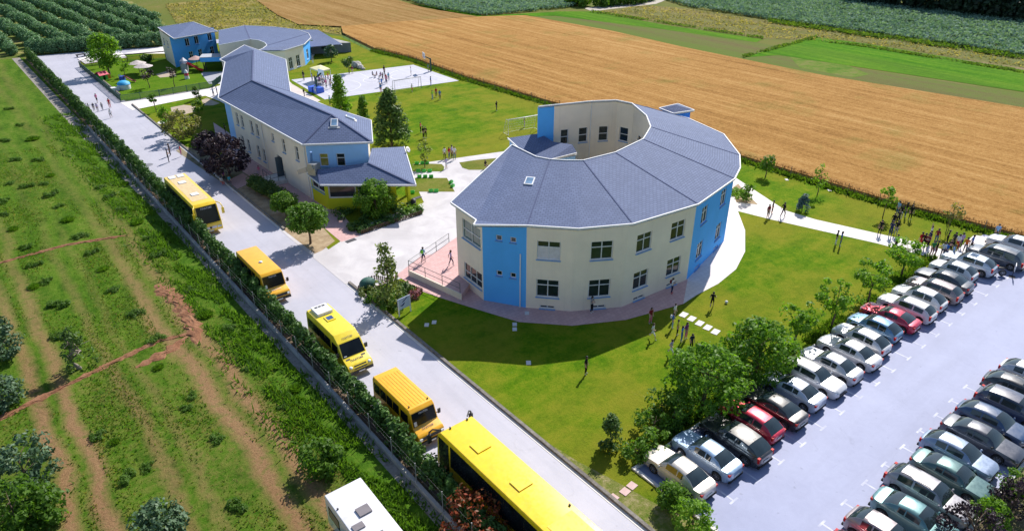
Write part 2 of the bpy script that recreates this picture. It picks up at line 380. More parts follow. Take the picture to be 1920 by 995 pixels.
for i in range(len(we)-1):
    a,b=we[i],we[i+1]; mb.face([(a[0]-.25,a[1],.02),(b[0]-.25,b[1],.02),(b[0],b[1],.45),(a[0],a[1],.45)])
tag(mb.build('wheat_edge',m_wheat),kind='structure')
sheet('far_wheat_field',[p[:2] for p in WW([(470,-6),(600,-8),(745,2),(800,18),(895,33),(760,42),(640,52),(560,48),(520,30)])],.3,m_wheat2)
# --- strips of the far fields
def far_sheet(name,px,z,m): return sheet(name,[p[:2] for p in WW(px)],z,m)
m_plough=grainy('ploughed_earth',[(.14,.085,.055),(.15,.12,.06),(.12,.16,.035)],.35,.95,.6,3,con=.11,fine=(.9,.45),spec=.03,stretch=(-1.03,1,.06),second=(.05,.7,(.10,.17,.025)))
far_sheet('ploughed_field',[(985,31),(1060,31),(1110,30),(1420,80),(1470,90),(1380,112),(1280,92),(1150,62)],.02,m_plough)
far_sheet('ploughed_field',[(1290,91),(1390,104),(1460,103),(1650,135),(1920,176),(1920,206),(1540,144)],.024,m_plough)
m_green=grainy('young_crop',[(.03,.12,.004),(.06,.18,.006),(.11,.23,.012)],.5,.95,.8,2,con=.11,fine=(.9,.45),spec=.03,stretch=(-1.03,1,.08),second=(.06,.5,(.10,.17,.02)))
far_sheet('green_strip',[(1040,30),(1040,22),(1110,22),(1250,48),(1430,74),(1418,80),(1240,55)],0.034,m_green)
far_sheet('green_strip',[(900,33),(905,30),(1060,22),(1050,30)],0.038,m_green)
far_sheet('green_strip',[(745,2),(720,0),(900,26),(905,34)],0.042,m_green)
far_sheet('green_strip',[(1395,108),(1465,86),(1530,70),(1620,82),(1920,132),(1920,173),(1640,131),(1460,104)],0.046,m_green)
far_sheet('scrub_strip',[(1110,22),(1200,10),(1290,16),(1450,40),(1640,66),(1920,110),(1920,130),(1620,80),(1430,73)],.028,grainy('scrub_meadow',[(.10,.13,.03),(.17,.15,.055),(.30,.22,.10)],.12,.95,.5,2,con=.11,fine=(.9,.45),spec=.03,stretch=(-1.03,1,.15),second=(.06,.7,(.12,.15,.05))))
far_sheet('pale_track',[(1095,16),(1180,4),(1250,0),(1230,8),(1150,17),(1110,22)],.036,grainy('pale_track',[(.36,.32,.27),(.45,.41,.36)],.4))
far_sheet('dry_meadow',[(310,8),(470,-6),(520,30),(560,48),(640,53),(640,66),(600,60),(420,60),(330,44)],.056,grainy('dry_meadow',[(.12,.15,.028),(.20,.175,.05),(.34,.265,.11)],.11,.95,.6,2,con=.11,fine=(.9,.45),spec=.03,second=(.05,.5,(.10,.14,.03))))
far_sheet('worn_strip',[(1520,80),(1560,78),(1920,128),(1990,140),(1990,146),(1900,136),(1700,108)],.045,grainy('worn_strip_soil',[(.12,.15,.03),(.22,.17,.10),(.32,.25,.16)],.2,.95,spec=.03,con=.12,fine=(.9,.4)))
far_sheet('young_grass',[(1480,106),(1560,110),(1630,140),(1600,146),(1500,128)],.03,grainy('young_grass',[(.06,.15,.015),(.12,.18,.03),(.18,.18,.06)],.3,.95,spec=.03,con=.12,fine=(.9,.4)))
# --- orchard ground
far_sheet('orchard_ground',[(-500,180),(0,112),(55,104),(305,88),(310,44),(230,-8),(-300,-10)],.02,grainy('orchard_grass',[(.07,.13,.02),(.16,.18,.05),(.34,.28,.13)],.25,.95,.6,3,spec=.03,stretch=(0,.4,1)))
# --- parking lot
m_lot=tarmac('parking_asphalt',(.235,.26,.40),(.31,.34,.50))
sheet('parking_lot',[(26.3,-30),(120,-30),(120,19.9),(80.4,19.9),(70.5,20.1),(26.3,20.1)],.012,m_lot)
mb=MB(); strip(mb,[(26.15,20.22),(70.6,20.22)],-.12,.12,0,.14); strip(mb,[(26.27,14.0),(26.27,20.05)],-.12,.12,0,.14)
tag(mb.build('parking_kerb',m_kerb),kind='structure')
mb=MB()
for i in range(19):
    x=26.45+i*2.5
    if i: mb.prism([(x-.06,14.85),(x+.06,14.85),(x+.06,18.6),(x-.06,18.6)],.017,.0172,bottom=False); mb.prism([(x-.38,14.72),(x+.38,14.72),(x+.38,14.85),(x-.38,14.85)],.017,.0172,bottom=False)
for i in range(12):
    x=W(1580,940).x+(i-4)*2.46
    mb.prism([(x-.06,7),(x+.06,7),(x+.06,10.55),(x-.06,10.55)],.017,.0172,bottom=False); mb.prism([(x-.36,10.55),(x+.36,10.55),(x+.36,10.68),(x-.36,10.68)],.017,.0172,bottom=False)
m_mark=grainy('worn_road_paint',[(.42,.44,.55),(.56,.58,.68)],3,.6,second=(1.2,.85,(.31,.335,.47)))
tag(mb.build('bay_markings',m_mark),kind='structure')
mb=MB(); strip(mb,[(26,5.1),(110,5.1)],-.13,.13,0,.15); strip(mb,[(26,1.6),(110,1.6)],-.1,.1,0,.13); tag(mb.build('parking_kerb',m_kerb),kind='structure')
sheet('planting_strip',[(26,1.7),(110,1.7),(110,4.98),(26,4.98)],.02,grainy('planting_strip_soil',[(.07,.10,.02),(.16,.13,.07),(.24,.19,.11)],1.2,.9,.6,7))
# --- paths and paving
m_path=grainy('white_path_concrete',[(.62,.58,.57),(.70,.66,.65),(.76,.73,.72)],.6,.85,.2,15)
m_plaza=grainy('plaza_concrete',[(.46,.44,.46),(.55,.53,.55),(.63,.61,.62)],.35,.85,.25,9,second=(.12,.45,(.44,.42,.43)),dist=1.0)
def pave(name,px,z,m): return sheet(name,[p[:2] for p in WW(px)],z,m)
pave('path',[(1377,332),(1473,395),(1530,412),(1717,454),(1790,474),(1797,490),(1770,489),(1687,468),(1647,457),(1447,412),(1360,390),(1340,330)],.028,m_path)
pave('path',[(1782,480),(1826,441),(1900,452),(1990,470),(1990,520),(1860,500)],.032,m_path)
sheet('driveway',[(23.05,52.55),(25.0,52.55),(25.0,66.95),(23.05,66.95)],.026,m_plaza)
pave('plaza',[(593,481),(604,476),(640,452),(690,420),(795,380),(781,350),(770,309),(946,284),(1000,300),(900,500),(752,522),(676,547)],.028,m_plaza)
m_isl=lawn_mat('island_grass',[(.06,.115,.01),(.11,.16,.018),(.17,.19,.04)],(.20,.17,.05),.6)
for px in ([(861,305),(895,300),(929,297),(945,296),(915,319),(879,319),(867,315)],[(768,309),(800,307),(828,308),(833,313),(832,319),(828,322),(768,322)],[(760,334),(838,334),(853,360),(760,360)]):
    pave('grass_island',px,.034,m_isl)
def pavers(name,a,b_,size=.4):
    m,nt,b=_new(name); setp(b,.75,.35)
    br=N(nt,'ShaderNodeTexBrick'); br.inputs['Scale'].default_value=1; br.inputs['Brick Width'].default_value=size; br.inputs['Row Height'].default_value=size; br.inputs['Mortar Size'].default_value=.012; br.offset=.5
    br.inputs['Color1'].default_value=(*a,1); br.inputs['Color2'].default_value=(*b_,1); br.inputs['Mortar'].default_value=(*[x*.7 for x in a],1)
    P=pos(nt); nt.links.new(P,br.inputs['Vector']); c=mixc(nt,math_(nt,'MULTIPLY',noise(nt,P,.8,6),.4),br.outputs[0],tuple(x*.75 for x in a))
    nt.links.new(c,b.inputs['Base Color']); return m
m_pink=pavers('pink_pavers',(.58,.36,.35),(.66,.43,.42))
m_pink_sunlit=pavers('sun_glare_pavers',(.68,.61,.61),(.74,.68,.68),.5)  # lighter copy of the pink pavers, sun glare put into the colour
pave('pink_paving',[(690,545),(747,519),(752,522),(793,547),(827,559),(890,579),(973,604),(1073,611),(1173,600),(1281,570),(1290,520),(1200,500),(900,490),(862,470),(790,480),(745,515)],.040,m_pink)
pave('sun_glare_paving',[(1281,570),(1307,553),(1347,532),(1380,505),(1397,472),(1397,432),(1383,395),(1372,375),(1300,420),(1290,520)],.040,m_pink_sunlit)
pave('pink_paving',[(448,318),(560,386),(604,424),(640,454),(676,442),(640,400),(560,345),(498,310),(430,250),(400,230),(408,275)],.032,m_pink)
pave('pink_paving',[(425,340),(455,325),(478,340),(440,357)],.032,m_pink)
pave('bare_soil',[(437,359),(478,341),(560,387),(604,425),(628,452),(604,470),(590,476)],.028,grainy('bare_soil',[(.24,.17,.10),(.36,.27,.17),(.46,.36,.24)],1.2,.95,.5,8))
pave('bare_soil',[(400,285),(445,300),(478,340),(437,357),(330,283),(345,275)],.026,grainy('painted_shade_soil',[(.08,.10,.03),(.22,.19,.12),(.34,.29,.2)],.6,.95,.5,8))  # darker copy of the bare soil, shade painted into its colours
pave('path',[(224,192),(300,180),(390,166),(425,158),(430,200),(412,190),(385,180),(350,186),(300,196),(248,207)],.028,m_path)
pave('sand_patch',[(320,202),(345,197),(368,200),(366,210),(345,215),(322,210)],.026,grainy('sand',[(.36,.29,.22),(.46,.38,.30)],1))
pave('sand_patch',[(378,188),(388,184),(412,194),(400,198),(382,198)],.026,D.materials['sand'])
pave('sand_patch',[(292,140),(315,133),(328,135),(330,143),(300,146)],.03,D.materials['sand'])
pave('playground_lawn',[(148,123),(226,189),(300,179),(400,163),(418,150),(418,115),(330,108),(240,112)],.026,lawn_mat('playground_grass',[(.045,.12,.004),(.075,.165,.006),(.11,.19,.012)],(.13,.17,.02),.3))
pave('paved_yard',[(392,158),(377,138),(380,136),(440,134),(440,158)],.032,tarmac('yard_asphalt',(.33,.34,.38),(.42,.43,.47)))
pave('path',[(310,101),(230,101),(250,97),(312,88)],.03,m_path)
# kindergarten surround and court
pave('paved_yard',[(536,133),(545,128),(575,115),(590,104),(588,95),(530,100),(520,125)],.03,m_path)
pave('court_side_path',[(540,150),(548,158),(601,189),(590,193),(545,172)],.03,grainy('court_side_path',[(.5,.42,.38),(.6,.52,.48)],.6))
m_court=tarmac('court_concrete',(.43,.43,.50),(.53,.53,.60))
pave('sports_court',[(546,150),(609,187),(861,152),(775,122)],.036,m_court)
# ================================================================ buildings
def shingle(name,a,b_,mort,bw=.42,bh=.25):
    m,nt,b=_new(name); setp(b,.75,.22)
    uv=N(nt,'ShaderNodeUVMap'); uv.uv_map='uv'
    br=N(nt,'ShaderNodeTexBrick'); br.offset=.5; br.inputs['Scale'].default_value=1; br.inputs['Brick Width'].default_value=bw; br.inputs['Row Height'].default_value=bh; br.inputs['Mortar Size'].default_value=.028; br.inputs['Mortar Smooth'].default_value=.4
    br.inputs['Color1'].default_value=(*a,1); br.inputs['Color2'].default_value=(*b_,1); br.inputs['Mortar'].default_value=(*mort,1)
    nt.links.new(uv.outputs[0],br.inputs['Vector'])
    f=ramp(nt,noise(nt,pos(nt),.5,7,.7),[(.35,(0,0,0)),(.7,(1,1,1))]); c=mixc(nt,math_(nt,'MULTIPLY',f,.45),br.outputs[0],tuple(x*.72 for x in a))
    nt.links.new(c,b.inputs['Base Color']); bump(nt,b,br.outputs['Fac'],-.5,.02); return m
m_roof=shingle('slate_shingles',(.112,.148,.262),(.142,.184,.315),(.060,.080,.150))
m_hip=plain('roof_ridge_caps',(.10,.12,.21),.85,.1)
m_white=plain('white_trim',(.74,.74,.76),.5,var=.05)
def stucco(name,c,stain=.4):
    m,nt,b=_new(name); setp(b,.9,.2)
    P=pos(nt); f=noise(nt,P,.5,6,.6); mp=N(nt,'ShaderNodeMapping'); mp.inputs['Scale'].default_value=(2.5,2.5,.12); nt.links.new(P,mp.inputs[0])
    f2=noise(nt,mp.outputs[0],1.2,5,.65)
    cc=ramp(nt,f,[(.3,[x*.93 for x in c]),(.7,[min(1,x*1.04) for x in c])])
    st=ramp(nt,f2,[(.55,(0,0,0)),(.75,(1,1,1))]); cc=mixc(nt,math_(nt,'MULTIPLY',st,stain),cc,tuple(x*.78 for x in c))
    nt.links.new(cc,b.inputs['Base Color']); bump(nt,b,noise(nt,P,30,3),.15,.01); return m
m_cream=stucco('cream_stucco',(.85,.75,.63)); m_blue=stucco('blue_stucco',(.10,.43,.97),.2); m_lblue=stucco('light_blue_stucco',(.33,.58,.95),.2)
m_lime=stucco('lime_stucco',(.60,.62,.025)); m_pinkw=stucco('pinkish_stucco',(.60,.50,.50))
m_pane=glass('window_glass',(.010,.016,.018)); m_sill=plain('blue_sill',(.16,.33,.62),.6); m_wframe=plain('window_frame_white',(.72,.72,.74),.45)
m_blind=plain('white_blind',(.60,.58,.62),.8); m_dark=plain('dark_rubber',(.02,.02,.022),.7); m_yel=plain('yellow_board',(.7,.5,.03))
m_pgreen=glass('green_glass',(.05,.085,.075),.08)  # pane colour carries the lawn's reflection as a green tint
def wall(mb,A,B,z0,z1,ops=(),m=0,depth=.16,zt=None):
    """outer face A->B (outside on the right-hand side) with openings (s0,s1,zb,zt); zt: sloping top heights at A and B"""
    A=Vector((A[0],A[1],0)); B=Vector((B[0],B[1],0)); L=(B-A).length; t=(B-A)/L; n=Vector((t.y,-t.x,0))
    S=sorted({0,L,*[o[0] for o in ops],*[o[1] for o in ops]}); Z=sorted({z0,z1,*[o[2] for o in ops],*[o[3] for o in ops]})
    p=lambda s,z,d=0: tuple(A+t*s-n*d+Vector((0,0,z)))
    for i in range(len(S)-1):
        for j in range(len(Z)-1):
            sm,zm=(S[i]+S[i+1])/2,(Z[j]+Z[j+1])/2
            if any(o[0]<sm<o[1] and o[2]<zm<o[3] for o in ops): continue
            mb.face([p(S[i],Z[j]),p(S[i+1],Z[j]),p(S[i+1],Z[j+1]),p(S[i],Z[j+1])],m)
    if zt: mb.face([p(0,z1),p(L,z1),p(L,zt[1]),p(0,zt[0])],m)
    for a,b,c,d in ops:
        mb.face([p(a,c),p(a,c,depth),p(a,d,depth),p(a,d)],m); mb.face([p(b,c,depth),p(b,c),p(b,d),p(b,d,depth)],m)
        mb.face([p(a,c,depth),p(a,c),p(b,c),p(b,c,depth)],m); mb.face([p(a,d),p(a,d,depth),p(b,d,depth),p(b,d)],m)
def window(parent,A,B,op,depth=.16,cols=2,trans=.35,pane=None,name='window',sill=True,blind=False,label=None,fw=.07):
    A=Vector((A[0],A[1],0)); B=Vector((B[0],B[1],0)); t=(B-A).normalized(); n=Vector((t.y,-t.x,0))
    s0,s1,zb,zt=op; s0+=.004; s1-=.004; zb+=.004; zt-=.004
    p=lambda s,z,d=0: A+t*s-n*d+Vector((0,0,z))
    d=depth-.05; w_=fw; mb=MB()
    for s in (s0+w_/2,s1-w_/2): mb.beam(p(s,zb,d),p(s,zt,d),w_,.06)
    for z in (zb+w_/2,zt-w_/2): mb.beam(p(s0+w_,z,d),p(s1-w_,z,d),.06,w_)
    for i in range(1,cols):
        s=s0+(s1-s0)*i/cols; mb.beam(p(s,zb+w_,d),p(s,zt-w_,d),w_,.056)
    if trans:
        z=zt-(zt-zb)*trans; mb.beam(p(s0+w_,z,d),p(s1-w_,z,d),.05,w_)
    o=mb.build(name,m_wframe,parent)
    if label: o['label']=label
    mb=MB(); q=depth-.028; mb.face([p(s0,zb,q),p(s1,zb,q),p(s1,zt,q),p(s0,zt,q)]); mb.build('pane',pane or m_pane,o)
    if blind:
        mb=MB(); zz=zt-(zt-zb)*trans; q=depth-.034; mb.face([p(s0+w_,zb+w_,q),p(s1-w_,zb+w_,q),p(s1-w_,zz,q),p(s0+w_,zz,q)]); mb.build('blind',m_blind,o)
    if sill:
        mb=MB(); a,b=p(s0-.06,zb-.055,-.04),p(s1+.06,zb-.055,-.04); mb.beam(a,b,.16,.06); mb.build('sill',m_sill,o)
    return o
def ogrid(L,n,w,zb,zt,off=0):
    return [(L*(i+.5)/n-w/2+off,L*(i+.5)/n+w/2+off,zb,zt) for i in range(n)]
def gutter(parent,pts,r=.09,name='gutter',closed=False):
    mb=MB(); P=[Vector(p) for p in pts]; 
    if closed: P.append(P[0])
    for a,b in zip(P,P[1:]): mb.beam(a,b,.10,.14)
    return mb.build(name,m_white,parent)
def roofslab(parent,facets,th=.16,name='roof',m=None):
    mb=MB()
    for f in facets:
        mb.facet(f); mb.face([Vector(p)-Vector((0,0,th)) for p in f],1)
    return mb.build(name,[m or m_roof,m_white],parent)
def ridges(parent,lines,w=.22):
    for a,b in lines:
        mb=MB(); a=Vector(a)+Vector((0,0,.02)); b=Vector(b)+Vector((0,0,.02)); mb.beam(a,b,w,.035); mb.build('ridge_cap',m_hip,parent)
def skylight(parent,u,v,facet,w=.8,l=1.15):
    """roof window lying in the slope of a facet, at a surveyed spot"""
    a,b,c=[Vector(q) for q in facet[:3]]; n=(b-a).cross(c-a).normalized(); n=n if n.z>0 else -n
    p0=W(u,v,0); d=(p0-Vector((0,0,CAMH))); t=(a-Vector((0,0,CAMH))).dot(n)/d.dot(n); p=Vector((0,0,CAMH))+d*t
    ux=Vector((0,0,1)).cross(n).normalized(); vy=n.cross(ux); M=Matrix((ux,vy,n)).transposed().to_4x4(); M.translation=p
    mb=MB(); mb.box((0,0,.07),(w,l,.18)); o=mb.build('skylight',m_wframe,parent); o.matrix_world=M
    mb=MB(); mb.box((0,0,.165),(w-.2,l-.24,.02)); mb.build('pane',glass('skylight_glass',(.10,.17,.26),.1),o)
    mb=MB(); mb.box((0,-l/2-.14,.03),(w+.45,.26,.03)); mb.build('flashing',plain('lead_flashing',(.45,.45,.47)),o); return o
def pipe(parent,x,y,z0,z1,n=(0,0),m=None):
    mb=MB(); mb.tube([(x,y,z0),(x,y,z1)],.055,8); return mb.build('downpipe',m or m_white,parent)
# ---------------------------------------------------------------- the horseshoe building
ZE,ZI=7.9,10.1
RB=thing('horseshoe_school','two storey cream and blue horseshoe school with grey shingle roof and round courtyard','school building',W(1100,420))
RB.location=(0,0,0)
out_px=[(845,380),(893,413),(888,422),(988,423),(1085,429),(1187,420),(1310,383),(1378,335),(1388,315),(1387,291),(1357,252),(1290,222)]
eo=[W(u,v,ZE) for u,v in out_px]; eo[0]=W(845,380,8.45)
inn=[W(960,272,ZI),W(1005,294,ZI),W(1031,299,ZI),W(1062,301,ZI),W(1094,301,ZI),W(1154,286,ZI),W(1206,261,ZI),W(1213,250,ZI),W(1220,238,ZI),W(1212,217,ZI),W(1185,194,ZI)]
fa=inn[-1]; far_in=[W(1155,188,ZI),W(1108,190,ZI),W(1079,193,ZI),W(1039,197,ZI),W(1010,200,ZI)]
far_out=[Vector((67.5,56,7.5)),Vector((65,60.5,7.3)),Vector((60.8,63.4,7.2)),Vector((56.4,63.6,7.2))]
def lerp(a,b,t): return a+(b-a)*t
T0=eo[0]; 
F=[[T0,eo[1],inn[0]],[eo[1],eo[2],eo[3],inn[2],inn[1]],[eo[1],inn[1],inn[0]],[eo[3],eo[4],inn[3],inn[2]],[eo[4],eo[5],inn[4],inn[3]],[eo[5],eo[6],inn[5],inn[4]],[eo[6],eo[7],inn[6],inn[5]],[eo[7],eo[8],inn[7],inn[6]],
   [eo[8],eo[9],inn[8],inn[7]],[eo[9],eo[10],inn[9],inn[8]],[eo[10],eo[11],inn[10],inn[9]],[eo[11],far_out[0],far_in[0],inn[10]],[far_out[0],far_out[1],far_in[1],far_in[0]],[far_out[1],far_out[2],far_in[3],far_in[2],far_in[1]],[far_out[2],far_out[3],far_in[4],far_in[3]]]
FF=[]
for f in F:
    if len(f)==3: FF.append(f)
    else:
        for i in range(1,len(f)-1): FF.append([f[0],f[i],f[i+1]])
rf=roofslab(RB,FF)
ridges(RB,[(eo[3],inn[2]),(eo[5],inn[4]),(eo[6],inn[5]),(eo[7],inn[6]),(eo[9],inn[8]),(eo[11],inn[10])],.11)
gutter(RB,eo+far_out[:4]); gutter(RB,[T0]+inn+far_in+[far_out[3]],name='roof_edge')
# outer wall: the eave line drawn in by half a metre
def inset(P,d,c=None):
    R=[]
    for i,p in enumerate(P):
        a=P[max(i-1,0)]; b=P[min(i+1,len(P)-1)]
        def nrm(x,y):
            t=(y-x); t.z=0; t.normalize(); return Vector((-t.y,t.x,0))
        n1=nrm(a,p) if i else nrm(p,b); n2=nrm(p,b) if i<len(P)-1 else n1
        m=(n1+n2); m/=max(.3,m.dot(n1)); R.append(Vector((p.x,p.y,0))+m*d)
    return R
base=WW([(862,527),(907,563),(986,577),(1070,584),(1165,577),(1287,525),(1355,452)])
wl=[base[0],base[1]]
wl=WW([(860,526),(907,563),(986,577),(1070,584),(1165,576),(1287,525),(1357,452)])
rest=inset(eo[7:]+far_out,.45)
wl+= [rest[1]]+rest[2:]
mb=MB(); mbb=MB(); zt=ZE+.02
segs=[]
def seg(i,j,ops,blue=False,z1=None,wins=True,**k):
    A,B=wl[i],wl[j]; wall(mbb if blue else mb,A,B,0,z1 or zt,ops)
    segs.append((A,B,ops,k))
L=lambda i,j:(wl[j]-wl[i]).length
l=L(0,1); ops=[(l*.24,l*.93,4.9,6.75),(l*.26,l*.95,.95,2.5)]
seg(0,1,ops)
window(RB,wl[0],wl[1],ops[0],cols=2,trans=.5,pane=m_pgreen); window(RB,wl[0],wl[1],ops[1],cols=3,trans=.55)
l=L(1,2); bops=[(l*x-.27,l*x+.27,z,z+.5) for x in (.38,.70) for z in (2.75,6.1)]
seg(1,2,bops,True)
for o in bops: window(RB,wl[1],wl[2],o,cols=1,trans=None)
def two(i,j,n,w,blue=False,low=(1.25,2.95),up=(4.85,6.55),blinds=(),offs=0,vents=True):
    l=L(i,j); ops=ogrid(l,n,w,*low,off=offs)+ogrid(l,n,w,*up,off=offs)
    vo=[]
    if vents: vo=[(l*(k+.5)/n-.65+offs,l*(k+.5)/n+.65+offs,.12,.42) for k in range(n)]
    seg(i,j,ops+vo,blue)
    for q,o in enumerate(ops): window(RB,wl[i],wl[j],o,cols=2,trans=.33,blind=q in blinds)
    for o in vo: window(RB,wl[i],wl[j],o,cols=2,trans=None,name='basement_window')
two(2,3,1,1.95,blinds=(1,),offs=-.1); two(3,4,1,1.9,offs=.15); two(4,5,2,1.75)
two(5,6,2,1.45,True)
for i in range(6,len(wl)-1): seg(i,i+1,[],i<8)
build_split(mb,'wall',m_cream,RB); build_split(mbb,'blue_wall',m_blue,RB)
# end wall at the plaza, inner courtyard walls
inw=[Vector((p.x,p.y,0)) for p in inn+far_in]
cc=Vector((49.5,54.5,0))
inw=[p+(p-cc).normalized()*.35 for p in inw]
mb=MB(); 
endA=inw[0]; wall(mb,endA,wl[0],0,7.85,[],zt=(9.9,7.86))
for i in range(len(inw)-2):
    A,B=inw[i+1],inw[i]; l=(A-B).length; ops=[]
    if i in (7,8) : ops=ogrid(l,1,1.05,5.3,7.0)
    if i in (11,12): ops=ogrid(l,1,1.15,5.2,7.0)+ogrid(l,1,1.15,1.1,3.0)
    if i==13: ops=ogrid(l,1,1.0,5.2,7.0)
    if i in (9,10): ops=ogrid(l,1,1.2,5.3,7.0)+ogrid(l,1,1.1,.9,2.9)
    wall(mb,A,B,0,9.95,ops)
    for o in ops: window(RB,A,B,o,cols=1,trans=.5)
A,B=inw[-1],inw[-2]; mbl=MB(); wall(mbl,A,B,0,9.95); wall(mbl,wl[-1],inw[-1],0,7.85,zt=(7.86,9.93)); build_split(mbl,'blue_wall',m_blue,RB)
build_split(mb,'courtyard_wall',m_cream,RB)
pipe(RB,*(inw[-4]+(cc-inw[-4]).normalized()*.12)[:2],0,9.9)
# pipe on the blue panel
t=(wl[2]-wl[1]).normalized(); n=Vector((t.y,-t.x,0)); q=wl[1]+t*(L(1,2)*.87)+n*.08; pipe(RB,q.x,q.y,.02,5.2); 
# porch roof inside the horseshoe
pz=6.5
pr=[W(952,259,pz-.9),W(1012,250,pz),W(1038,266,pz),W(1073,271,pz),W(1082,287,pz-.7),W(1030,300,pz-.9),W(985,290,pz-.9)]
roofslab(RB,[[pr[0],pr[6],pr[1]],[pr[6],pr[5],pr[2],pr[1]],[pr[5],pr[4],pr[3],pr[2]]],name='porch_roof'); gutter(RB,[pr[0],pr[6],pr[5],pr[4]],name='roof_edge')
mb=MB(); pw=[Vector((p.x,p.y,0)) for p in (pr[0],pr[6],pr[5],pr[4])]; 
for a,b in zip(pw,pw[1:]):
    a2=a.lerp(cc,.05); b2=b.lerp(cc,.05); wall(mb,a2,b2,0,5.5)
build_split(mb,'porch_wall',m_lblue,RB)
skylight(RB,993,341,[eo[1],eo[3],inn[1]])
# stair cap behind the roof
mb=MB(); zc=8.2; q=[W(1236,203,zc),W(1262,213,zc-.25),W(1302,207,zc),W(1271,195,zc)]; ap=sum(q,Vector())/4+Vector((0,0,.5))
roofslab(RB,[[q[i],q[(i+1)%4],ap] for i in range(4)],name='stair_roof'); gutter(RB,q,closed=True,name='roof_edge')
mb=MB(); ce=ap.copy(); qq=[Vector((p.x,p.y,0)).lerp(Vector((ce.x,ce.y,0)),.2) for p in q]
for a,b in zip(qq,qq[1:]+qq[:1]): wall(mb,a,b,0,zc-.2); wall(mb,b,a,0,zc-.2)
mb.build('stair_tower',m_blue,RB)
# ---------------------------------------------------------------- entrance ramp
RP=thing('entrance_ramp','pink paved entrance terrace with thin steel railings beside the blue panel','ramp')
mb=MB(); rp=[W(767,507,.55),W(866,552,.55),W(905,500,.55),W(880,430,.55),W(842,455,.55)]
mb.prism([p[:2] for p in rp],.0,.6); mb.build('terrace',[m_pink],RP)
mb=MB(); a,b=rp[0],rp[1]; t=(b-a).normalized(); n=Vector((t.y,-t.x,0)); a2,b2=a+n*.06,b+n*.06; mb.beam((a2.x,a2.y,.33),(b2.x,b2.y,.33),.1,.62); mb.build('retaining_wall',m_cream,RP)
mb=MB()
def rail(pts,h=1.0,every=2.2):
    for a,b in zip(pts,pts[1:]):
        a=Vector(a); b=Vector(b); n=max(1,round((b-a).length/every))
        for k in range(n+1):
            p=a.lerp(b,k/n); mb.tube([p,p+Vector((0,0,h))],.028,6)
        for z in (h,h*.5): mb.tube([a+Vector((0,0,z)),b+Vector((0,0,z))],.024,6)
r0,r1,r2=rp[0].copy(),rp[1].copy(),rp[4].copy()
for r in (r0,r1,r2): r.z=.6
rail([r2,r0,r0.lerp(r1,.97)]); mb.build('railing',plain('steel_railing',(.10,.11,.12),.4,metal=.6),RP)
# ---------------------------------------------------------------- the long building
ZL,ZR=6.9,9.05
LB=thing('long_school','long two storey cream school wing with blue ends and hipped grey shingle roof','school building')
e=[W(567,271.6,ZL),W(699,267,ZL),W(696,226,ZL),W(617,201,ZL),W(545,172,ZL),W(536,112,ZL),W(458,85,ZL),W(412,112,ZL),W(422,117,ZL),W(409,184,ZL)]
rA,rB,rC=W(473,151,ZR),W(622,215,ZR),W(475,94,ZR)
lf=[[e[0],e[1],rB],[e[1],e[2],rB],[e[2],e[3],rA,rB],[e[3],e[4],rA],[e[4],e[5],rC,rA],[e[5],e[6],rC],[e[6],e[7],rC],[e[7],e[8],rC],[e[8],e[9],rA,rC],[e[9],e[0],rB,rA]]
FF=[]
for f in lf: FF+= [f] if len(f)==3 else [[f[0],f[1],f[2]],[f[0],f[2],f[3]]]
roofslab(LB,FF); ridges(LB,[(rA,rB),(rA,rC),(e[0],rB),(e[1],rB),(e[9],rA),(e[4],rA)]); gutter(LB,e,closed=True)
lw=[W(582,371),W(0,0)]; 
lx=e[0].x+.55
eb=[Vector((p.x,p.y,0)) for p in e]; cen=[Vector((32,71,0)),Vector((32,71,0)),Vector((32,74,0)),Vector((31,81,0)),Vector((31,91,0)),Vector((38.5,112,0)),Vector((38.5,112,0)),Vector((38.5,112,0)),Vector((38.5,112,0)),Vector((31,91,0))]
wlB=[p+(c-p).normalized()*.6 for p,c in zip(eb,cen)]
wlB[0]=Vector((lx,eb[0].y+.55,0)); wlB[9]=Vector((eb[9].x+.6,eb[9].y-.3,0))
order=[0,1,2,3,4,5,6,8,9]
mb=MB(); mbb=MB()
def sg(i,j,ops,blue=False,cols=2,trans=None,pm=None):
    wall(mbb if blue else mb,wlB[i],wlB[j],0,ZL-.1,ops)
    for o in ops: window(LB,wlB[i],wlB[j],o,cols=cols,trans=trans,pane=pm)
l=(wlB[1]-wlB[0]).length; fops=[(l*.20,l*.34,4.1,5.6),(l*.47,l*.61,4.1,5.6)]; wall(mbb,wlB[0],wlB[1],0,ZL-.1,fops)
window(LB,wlB[0],wlB[1],fops[0],cols=1,pane=glass('curtained_glass',(.20,.17,.03),.2)); window(LB,wlB[0],wlB[1],fops[1],cols=1)
sg(1,2,[]); sg(2,3,[]); sg(3,4,[]); sg(4,5,ogrid((wlB[5]-wlB[4]).length,5,1.3,4.1,5.7)); sg(5,6,[],True); sg(6,8,[],True)
sg(8,9,[(2,3.6,4.0,5.5),(8,9.6,4.0,5.5)],True)
